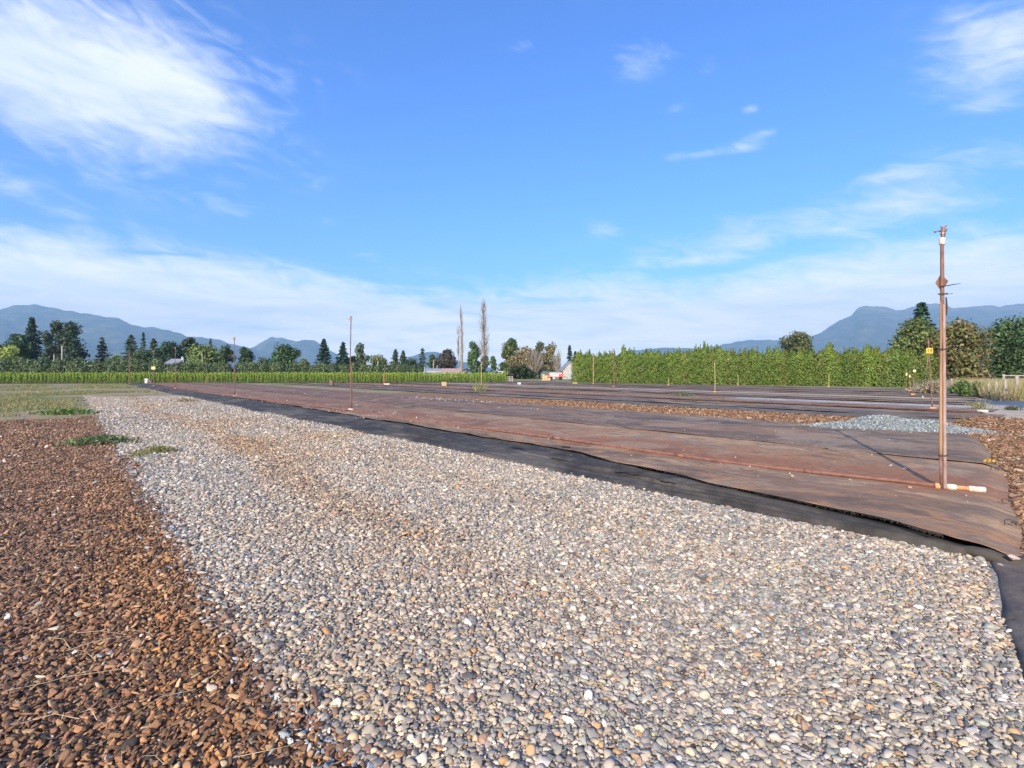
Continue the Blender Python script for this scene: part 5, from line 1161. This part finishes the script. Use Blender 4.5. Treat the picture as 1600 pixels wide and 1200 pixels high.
# yellow sign on its pole beyond the heap
def sign_pole(label, px, pyb, pyt, sx, sy, sw, sh, mat, text=None, lean=0.0, r=0.022, bamboo=None, z0=0.08):
    p = G(px, pyb, z0); Y = p.y; h = ZAT(pyt, Y); e = empty('marker_post', (p.x, Y, 0), label, 'marker post')
    lx = (sx - px) * Y / F
    pm = MB(); pm.tube([(lx * (z / h), 0, z) for z in np.linspace(0.03, h, 8)], [r * 1.4, r * 1.1] + [r] * 6, 8); pm.build('post', M['rust'], e, True)
    zc = ZAT(sy, Y); wm, hm = sw * Y / F, sh * Y / F
    pm = MB(); pm.box((lx * (zc / h), -r - 0.012, zc), (wm, 0.008, hm)); pl = pm.build('sign_plate', M[mat], e)
    if text:
        cu = bpy.data.curves.new('numerals', 'FONT'); cu.body = text; cu.align_x = 'CENTER'; cu.align_y = 'CENTER'; cu.size = hm * 0.92; cu.extrude = 0.001
        tmp = bpy.data.objects.new('numerals_curve', cu); me = bpy.data.meshes.new_from_object(tmp); bpy.data.objects.remove(tmp)
        me.materials.clear(); me.materials.append(M['ink']); to = link(bpy.data.objects.new('numerals', me), pl)
        to.location = (lx * (zc / h), -r - 0.0185, zc); to.rotation_euler = (math.pi / 2, 0, 0)
    if bamboo:
        bx, by, tx, ty = bamboo; q = G(bx, by, z0); Yb = q.y
        pm = MB(); pm.tube([(q.x - p.x, Yb - Y, 0.03), (AT(tx, Y) - p.x, -0.03, ZAT(ty, Y))], [0.016, 0.011], 6); pm.build('bamboo_cane', M['bamboo'], e, True)
        pm = MB(); pm.tube([(q.x - p.x, Yb - Y, 0.03), (q.x - p.x, Yb - Y, 0.2)], [0.05, 0.04], 8); pm.build('coupling', M['pvc'], e, True)
    pm = MB(); pm.tube([(-0.1, -0.02, z0 + 0.03), (0.18, 0.02, z0 + 0.03)], 0.045, 8); pm.build('coupling_base', M['orange_pvc'], e, True)
    return e
sign_pole('rusty leaning post carrying the larger yellow plate numbered 14', 1457, 639, 528, 1450, 548, 10.5, 8.5, 'yellow', '14', bamboo=(1442, 622, 1449, 556))
sign_pole('bamboo marker with a small pale yellow plate before the hedge', 1426, 617, 571, 1429, 579.5, 4.2, 3.6, 'paleyellow', None, r=0.02)
sign_pole('thin marker, middle of three before the hedge end', 1421, 611, 579, 1421, 588, 2.2, 3.2, 'paleyellow', None, r=0.018)
sign_pole('thin marker, left of three before the hedge end', 1416, 609, 577, 1416, 585, 2.4, 4, 'paleyellow', None, r=0.018)
# second lateral line
lat2 = empty('irrigation_pipe', (0, 0, 0), 'reddish irrigation pipe along the dark bed behind the bark strip', 'pipe')
pm = MB(); pm.tube([ST(s, 18.9 + 0.06 * math.sin(s * 0.3), 0.085) for s in np.linspace(2.2, 58, 60)], 0.022, 8); pm.build('pipe', M['lateral'], lat2, True)
pm = MB(); pm.tube([ST(2.0, 18.9, 0.10), ST(2.3, 18.92, 0.10)], 0.045, 10); pm.build('end_cap', M['pvc'], lat2, True)

# pegs and bits of litter on the near bed
lf = empty('fallen_leaf', ST(0.52, 5.15, 0.125), 'crumpled yellow fallen leaf near the end of the fabric seam', 'leaf')
C = rng.normal(0, 0.022, (26, 3)) * np.array([1.2, 1, 0.5]); v, f = leaf_quads(C + np.array([0, 0, 0.02]), rng.normal(size=(26, 3)), np.full(26, 0.022), 0.7)
big_mesh('blade', v, f, M['leaf'], tint=tint(26, (0.62, 0.40, 0.06), 0.12, 0.06), parent=lf)
lm = MB(); lm.tube([(0.02, 0, 0.01), (0.08, 0.02, 0.012), (0.13, 0.0, 0.004)], [0.004, 0.003, 0.002], 5); lm.build('stem', M['straw'], lf)
for k_, (px, py, lb) in enumerate([(1572, 782, 'dark wire staple at the end of the bed below the pipe end'), (1577, 815, 'bent wire staple at the bed end nearest the corner'), (1553, 732, 'wire staple at the end of the fabric seam')]):
    p = G(px, py, 0.1); e = empty('ground_staple', (p.x, p.y, 0.09), lb, 'staple')
    pm = MB(); pm.tube([(-0.04, 0, -0.02), (-0.035, 0.01, 0.022), (0.0, 0.0, 0.030), (0.04, -0.015, 0.016), (0.045, -0.02, -0.02)], 0.005, 6); pm.build('wire', M['wire'], e, True)
    pm = MB(); pm.tube([(-0.01, -0.03, 0.012), (0.03, -0.045, 0.016), (0.05, -0.03, 0.010)], [0.008, 0.010, 0.004], 6); pm.build('torn_scrap', M['fabblack'], e, True)
for k_, (px, py, r_, lb) in enumerate([(1584, 874, 0.035, 'pinkish rock weighing down the corner of the bed'), (1563, 884, 0.022, 'small pale rock on the rolled black corner')]):
    p = G(px, py, 0.08); src = PEBBLES.objects[k_ + 2].data.copy(); src.materials.clear()
    src.materials.append(simple('corner_rock', (0.40, 0.27, 0.22), (0.56, 0.46, 0.40), 20, 0.8, 0, 0.3))
    ob = link(bpy.data.objects.new('rock', src)); ob.location = (p.x, p.y, 0.09); ob.scale = (r_ * 1.2, r_, r_); ob.rotation_euler = (0.2, 0.3, k_); tag(ob, lb, 'rock')

# ================================================================== FENCE, STUMPS, FARM BUILDINGS, VEHICLES
fg = 'weathered fence posts beside the path'
for k_, (px, pyb, pyt, wp, lb) in enumerate([(1589, 622, 588, 5.0, 'tallest weathered fence post, at the right by the dry grass'), (1571, 626, 593, 4.0, 'weathered fence post second from the right edge'),
        (1557, 625, 597, 4.2, 'weathered fence post third from the right edge'), (1545, 623, 600, 3.6, 'short weathered fence post next to the green bush'), (1499, 613, 594, 2.6, 'thin grey fence post among the dead weeds'), (1487, 609, 592, 2.4, 'thin grey fence post at the end of the hedge')]):
    p = G(px, pyb); h = ZAT(pyt, p.y); r = wp * p.y / F / 2; pm = MB()
    pm.tube([(0.01 * math.sin(z * 3 + k_), 0, z) for z in np.linspace(-0.05, h, 6)] + [(0, 0, h + 0.015)], [r * 1.05, r, r * 0.98, r, r * 0.97, r * 0.95, r * 0.6], 10)
    tag(pm.build('fence_post', M['post'], None, True, (p.x, p.y, 0)), lb, 'fence post', fg)
fe = empty('fence', (AT(1585, 47), 47, 0), 'distant pale rail fence beyond the dry grass at the right', 'fence')
for x in np.linspace(-1, 8, 5): pm = MB(); pm.box((x, 0, 0.6), (0.12, 0.12, 1.25)); pm.build('post', M['post'], fe)
for z in (0.75, 1.1): pm = MB(); pm.box((3.5, -0.085, z), (9.4, 0.04, 0.09)); pm.build('rail', M['post'], fe)

def house(label, cx, Y, parts, cat='building', rz=0.0):
    """parts: (name, kind, material, ...) in metres relative to the base"""
    e = empty('farm_building' if cat == 'building' else cat, (AT(cx, Y), Y, 0), label, cat, rz=rz)
    for pt in parts:
        nm, kd, mt = pt[:3]; pm = MB()
        if kd == 'box': pm.box(pt[3], pt[4])
        elif kd == 'gable':          # ridge along x: centre, length, depth, eave z, ridge z, thickness
            (x, y), L_, D, ze, zr = pt[3:8]; tk = 0.12
            for sgn in (-1, 1):
                pm.add([(x - L_ / 2, y + sgn * D / 2, ze), (x + L_ / 2, y + sgn * D / 2, ze), (x + L_ / 2, y, zr), (x - L_ / 2, y, zr),
                        (x - L_ / 2, y + sgn * D / 2, ze + tk), (x + L_ / 2, y + sgn * D / 2, ze + tk), (x + L_ / 2, y, zr + tk), (x - L_ / 2, y, zr + tk)],
                       [(0, 1, 2, 3), (4, 5, 6, 7), (0, 1, 5, 4), (1, 2, 6, 5), (3, 0, 4, 7)])
        elif kd == 'gable_y':        # ridge towards us; walls with the triangle
            (x, y), W_, D, ze, zr = pt[3:8]; tk = 0.15; ov = 0.35
            for sgn in (-1, 1):
                a = [(x + sgn * (W_ / 2 + ov), ze - 0.2), (x, zr)]
                q = [(a[0][0], y - D / 2, a[0][1]), (a[1][0], y - D / 2, a[1][1]), (a[1][0], y + D / 2, a[1][1]), (a[0][0], y + D / 2, a[0][1])]
                pm.add(q + [(u_, v_, z_ + tk) for u_, v_, z_ in q], [(0, 1, 2, 3), (4, 5, 6, 7), (0, 1, 5, 4), (1, 2, 6, 5), (2, 3, 7, 6), (3, 0, 4, 7)])
        elif kd == 'gwall':          # wall block with a gable end towards us
            (x, y), W_, D, ze, zr = pt[3:8]
            q = [(x - W_ / 2, 0), (x + W_ / 2, 0), (x + W_ / 2, ze), (x, zr), (x - W_ / 2, ze)]
            pm.add([(u_, y - D / 2, z_) for u_, z_ in q] + [(u_, y + D / 2, z_) for u_, z_ in q], [(0, 1, 2, 3, 4), (9, 8, 7, 6, 5), (0, 1, 6, 5), (1, 2, 7, 6), (2, 3, 8, 7), (3, 4, 9, 8), (4, 0, 5, 9)])
        pm.build(nm, M[mt], e)
    return e
k = 125 / F
house('low barn with grey and faded red roofs behind the young cedars', 700, 125, [
    ('wall', 'box', 'wall_grey', (-26 * k + 3.0, 0.5, 0.75), (7.4, 5.0, 1.5)),
    ('roof', 'gable', 'roof_grey', (-17 * k, 0.5), 40 * k, 7.5, 0.55, 2.05),
    ('wall', 'box', 'wall_cream', (8 * k, -2.4, 0.6), (30 * k, 3.0, 1.2)),
    ('roof', 'gable', 'roof_red', (8 * k, -2.2), 31 * k, 4.6, 0.95, 2.05),
    ('fascia', 'box', 'wall_white', (8 * k, -4.55, 1.02), (31 * k, 0.06, 0.16)),
    ('wall', 'gwall', 'wall_grey', (30 * k, -2.0), 19 * k, 5.0, 0.85, 1.95),
    ('roof', 'gable_y', 'roof_dark', (30 * k, -2.0), 19 * k, 5.6, 0.95, 2.0),
    ('door', 'box', 'wall_brown', (25 * k, -4.52, 0.5), (0.9, 0.05, 1.0)),
    ('window', 'box', 'glass', (34 * k, -4.52, 0.75), (0.8, 0.05, 0.5)),
    ('window', 'box', 'glass', (4 * k, -3.92, 0.62), (1.0, 0.05, 0.4))])
k = 140 / F
house('white farmhouse with a dark gable roof right of the bare poplars', 775, 140, [
    ('wall', 'gwall', 'wall_white', (0, 0), 15 * k, 6, 1.3, 2.5), ('roof', 'gable_y', 'roof_dark', (0, 0), 15 * k, 6.6, 1.4, 2.55),
    ('window', 'box', 'glass', (-0.6, -3.03, 1.0), (0.6, 0.05, 0.5)), ('door', 'box', 'wall_brown', (0.6, -3.03, 0.5), (0.5, 0.05, 1.0)), ('chimney', 'box', 'wall_grey', (0.9, 0, 2.4), (0.35, 0.35, 0.7))])
k = 100 / F
house('pale metal shed with a sloping roof at the end of the hedge', 882, 100, [
    ('wall', 'gwall', 'wall_grey', (0.9, 0), 24 * k, 6, 1.6, 3.3), ('roof', 'gable_y', 'roof_grey', (0.9, 0), 24 * k, 6.4, 1.7, 3.35),
    ('wall', 'box', 'roof_white', (-1.9, -0.6, 0.65), (2.4, 3.0, 1.3)), ('roof', 'box', 'roof_grey', (-1.9, -0.6, 1.34), (2.7, 3.3, 0.08)),
    ('door', 'box', 'roof_dark', (-1.7, -2.12, 0.5), (0.8, 0.04, 1.0))])
k = 124 / F
house('grey roofed house half hidden behind the shrub row at the left', 279, 124, [
    ('wall', 'box', 'wall_grey', (0, 0, 1.5), (20 * k, 6, 3.0)), ('roof', 'gable', 'roof_grey', (-1 * k, 0), 21 * k, 7.0, 2.9, 4.4),
    ('chimney', 'box', 'wall_grey', (1.3, -0.5, 4.4), (0.4, 0.4, 1.2)), ('wall', 'box', 'wall_grey', (16 * k, -1.5, 1.2), (10 * k, 3, 2.4)),
    ('roof', 'gable', 'roof_white', (16 * k, -1.5), 11 * k, 3.6, 2.45, 3.1), ('window', 'box', 'glass', (0.5, -3.03, 2.4), (0.7, 0.05, 0.7))])
k = 118 / F
house('long low brown shed roof before the olive hedge bushes', 640, 118, [
    ('wall', 'box', 'wall_brown', (0, 0, 0.4), (22 * k, 2.5, 0.8)), ('roof', 'gable', 'roof_red', (0, 0), 24 * k, 3.2, 0.75, 1.15), ('door', 'box', 'tyre', (8 * k, -1.27, 0.45), (0.5, 0.04, 0.6))])
ob = MB(); ob.box((0, 0, 0.6), (0.42, 0.42, 1.1)); ob.box((0, 0, 1.17), (0.5, 0.5, 0.06))
tag(ob.build('utility_box', M['wall_white'], None, False, (AT(623, 115), 115, 0)), 'small upright white box before the brown shed', 'box')
house('far pale roof glimpsed under the autumn tree at the right', 1535, 75, [
    ('wall', 'box', 'wall_grey', (0, 0, 0.35), (3.0, 3, 0.7)), ('roof', 'gable', 'roof_white', (0, 0), 3.4, 3.6, 0.65, 1.15)])

def car(label, px, Y, mat, rz=0.0, pick=False):
    e = empty('parked_car', (AT(px, Y), Y, 0), label, 'car', 'cars parked by the far buildings', rz)
    prof = [(-2.1, 0.35), (-2.15, 0.75), (-1.9, 0.92), (-1.45, 0.98), (-0.95, 1.45), (0.7, 1.48), (1.35, 1.0), (2.0, 0.88), (2.15, 0.6), (2.1, 0.35)]
    if pick: prof = [(-2.5, 0.45), (-2.5, 1.05), (-0.9, 1.08), (-0.8, 1.75), (0.6, 1.75), (1.2, 1.15), (2.3, 1.0), (2.4, 0.5), (2.35, 0.4)]
    pm = MB(); n = len(prof); pm.add([(x, -0.85, z) for x, z in prof] + [(x, 0.85, z) for x, z in prof], [tuple(range(n)), tuple(range(2 * n - 1, n - 1, -1))] + [(i, i + n, (i + 1) % n + n, (i + 1) % n) for i in range(n)])
    pm.build('body', M[mat], e)
    pm = MB(); z0 = 1.02 if not pick else 1.2; z1 = 1.38 if not pick else 1.65; pm.add([(-1.25 if not pick else -0.7, -0.86, z0), (1.1 if not pick else 0.95, -0.86, z0), (0.6, -0.86, z1), (-0.9 if not pick else -0.7, -0.86, z1)], [(0, 1, 2, 3)]); pm.build('side_window', M['glass'], e)
    for x in (-1.35, 1.35):
        for y in (-0.82, 0.82): pm = MB(); pm.tube([(x, y - 0.1, 0.33), (x, y + 0.1, 0.33)], 0.33, 14); pm.build('wheel', M['tyre'], e)
    pm = MB(); pm.box((2.13, -0.55, 0.68), (0.06, 0.3, 0.14)); pm.build('headlight', M['wall_white'], e)
car('blue and white car parked beyond the field, left of the barn', 586, 117, 'carblue', 0.4)
car('white car parked before the white farmhouse', 780, 122, 'carwhite', 0.1)
car('white pickup parked between the farmhouse and the thicket', 793, 118, 'carwhite', 2.9, True)
tr = empty('farm_trailer', (AT(868, 88), 88, 0), 'red and white farm trailer at the left end of the hedge', 'trailer')
pm = MB(); pm.box((0, 0, 0.75), (2.6, 1.4, 0.55)); pm.build('bed', M['red'], tr)
pm = MB(); pm.box((-0.25, -0.72, 0.78), (1.5, 0.03, 0.3)); pm.build('side_panel', M['wall_white'], tr)
for x in (-0.8, 0.8): pm = MB(); pm.tube([(x, -0.75, 0.3), (x, -0.55, 0.3)], 0.3, 12); pm.build('wheel', M['tyre'], tr)
pm = MB(); pm.tube([(1.3, 0, 0.55), (2.2, 0, 0.4)], 0.05, 6); pm.build('drawbar', M['rust'], tr)
pm = MB(); pm.box((1.2, 0, 1.2), (0.12, 1.2, 0.9)); pm.build('headboard', M['red'], tr)
wp = empty('wood_pile', (AT(853, 80), 80, 0), 'stack of orange-tan timber lengths before the red trailer', 'wood pile')
for i in range(5):
    for j in range(3 - i // 2): pm = MB(); pm.box((-0.45 + j * 0.42 + 0.1 * (i % 2), 0, 0.14 + i * 0.2), (0.38, 1.6, 0.18)); pm.build('timber', M['wood_tan'], wp)
gt = empty('field_gate', (AT(796, 70), 70, 0), 'small grey wooden gate at the right end of the young cedars', 'gate')
for x in (-0.42, 0.0, 0.42): pm = MB(); pm.box((x, 0, 0.42), (0.07, 0.07, 0.84)); pm.build('upright', M['post'], gt)
for z in (0.2, 0.46, 0.72): pm = MB(); pm.box((0, -0.055, z), (0.95, 0.03, 0.09)); pm.build('rail', M['post'], gt)
# things standing along the far edge of the beds
def drum(nm, label, cat, px, pyb, pyt, wpx, mat, rim=True):
    p = G(px, pyb); h = ZAT(pyt, p.y); r = wpx * p.y / F / 2; e = empty(nm, (p.x, p.y, 0), label, cat)
    pm = MB(); pm.tube([(0, 0, 0), (0, 0, h * 0.3), (0, 0, h * 0.65), (0, 0, h)], [r * 0.94, r * 1.0, r * 1.02, r], 14); pm.build('body', M[mat], e, True)
    pm = MB(); pm.tube([(0, 0, h - 0.03), (0, 0, h + 0.04)], r * 1.06, 14); pm.build('rim', M[mat], e, True)
    return e
drum('barrel', 'pale cream barrel standing before the young cedars', 'barrel', 229.5, 600, 592, 5.6, 'whitebin')
drum('barrel', 'dark barrel just right of the pale cream barrel', 'barrel', 236, 600, 594, 4.6, 'stumpwood')
drum('stump', 'dark brown weathered stump left of the second riser', 'stump', 518.5, 603.5, 594, 7, 'stumpwood')
def block(label, px, pyb, pyt, wpx, mat, nm='wooden_crate', cat='crate'):
    p = G(px, pyb); h = ZAT(pyt, p.y); wd = wpx * p.y / F; e = empty(nm, (p.x, p.y, 0), label, cat, rz=0.3)
    for i in range(3):
        pm = MB(); pm.box((0, -wd * 0.4, h * (0.18 + 0.32 * i)), (wd, 0.04, h * 0.28)); pm.build('plank', M[mat], e)
        pm = MB(); pm.box((wd * 0.47, 0, h * (0.18 + 0.32 * i)), (0.04, wd * 0.72, h * 0.28)); pm.build('plank', M[mat], e)
    pm = MB(); pm.box((0, 0, h * 0.48), (wd * 0.86, wd * 0.7, h * 0.9)); pm.build('body', M[mat], e)
block('tan wooden crate on the far fabric below the barn', 693.5, 603, 596.5, 7, 'wood_tan')
block('small white crate on the far fabric below the thicket', 811, 601, 597.5, 4.5, 'wall_white')
block('low pale crate on the far fabric before the red riser', 604, 601.5, 599, 8, 'whitebin')
block('low tan crate before the left end of the tall hedge', 898, 600, 597.5, 6, 'wood_tan')

# utility poles
def upole(label, px, pyt, Y, r=0.14, arm=True):
    h = ZAT(pyt, Y); e = empty('utility_pole', (AT(px, Y), Y, 0), label, 'utility pole', 'utility poles beyond the field')
    pm = MB(); pm.tube([(0, 0, -0.05), (0, 0, h)], [r, r * 0.75], 8); pm.build('pole', M['utility'], e, True)
    if arm: pm = MB(); pm.box((0, -0.16, h - 0.5), (1.6, 0.1, 0.12)); pm.build('crossarm', M['utility'], e)
upole('utility pole in front of the pair of dark evergreens', 97, 540, 108, 0.17, False)
upole('short pole left of the pole before the dark evergreens', 84.5, 554, 108, 0.15, False)
upole('pole standing left of the light green round tree', 286.5, 559, 112, 0.16, False)
upole('slim pole in front of the light green round tree', 316, 552, 112, 0.13, False)
upole('slim pole at the left of the parked car', 573, 566, 110, 0.12, False)
upole('pole just above the parked car', 590.5, 565, 112, 0.16, False)
upole('thin tall pole right of the parked car', 596, 558, 126, 0.12, False)
upole('slim pole left of the white utility box', 613, 572, 112, 0.12, False)
upole('slim pole before the left roof slope of the barn', 683, 571, 112, 0.12, False)
upole('pale pole left of the copper tree', 677.5, 562, 135, 0.15, False)
upole('slim pole left of the small green tree near the barn', 663.5, 572, 118, 0.12, False)
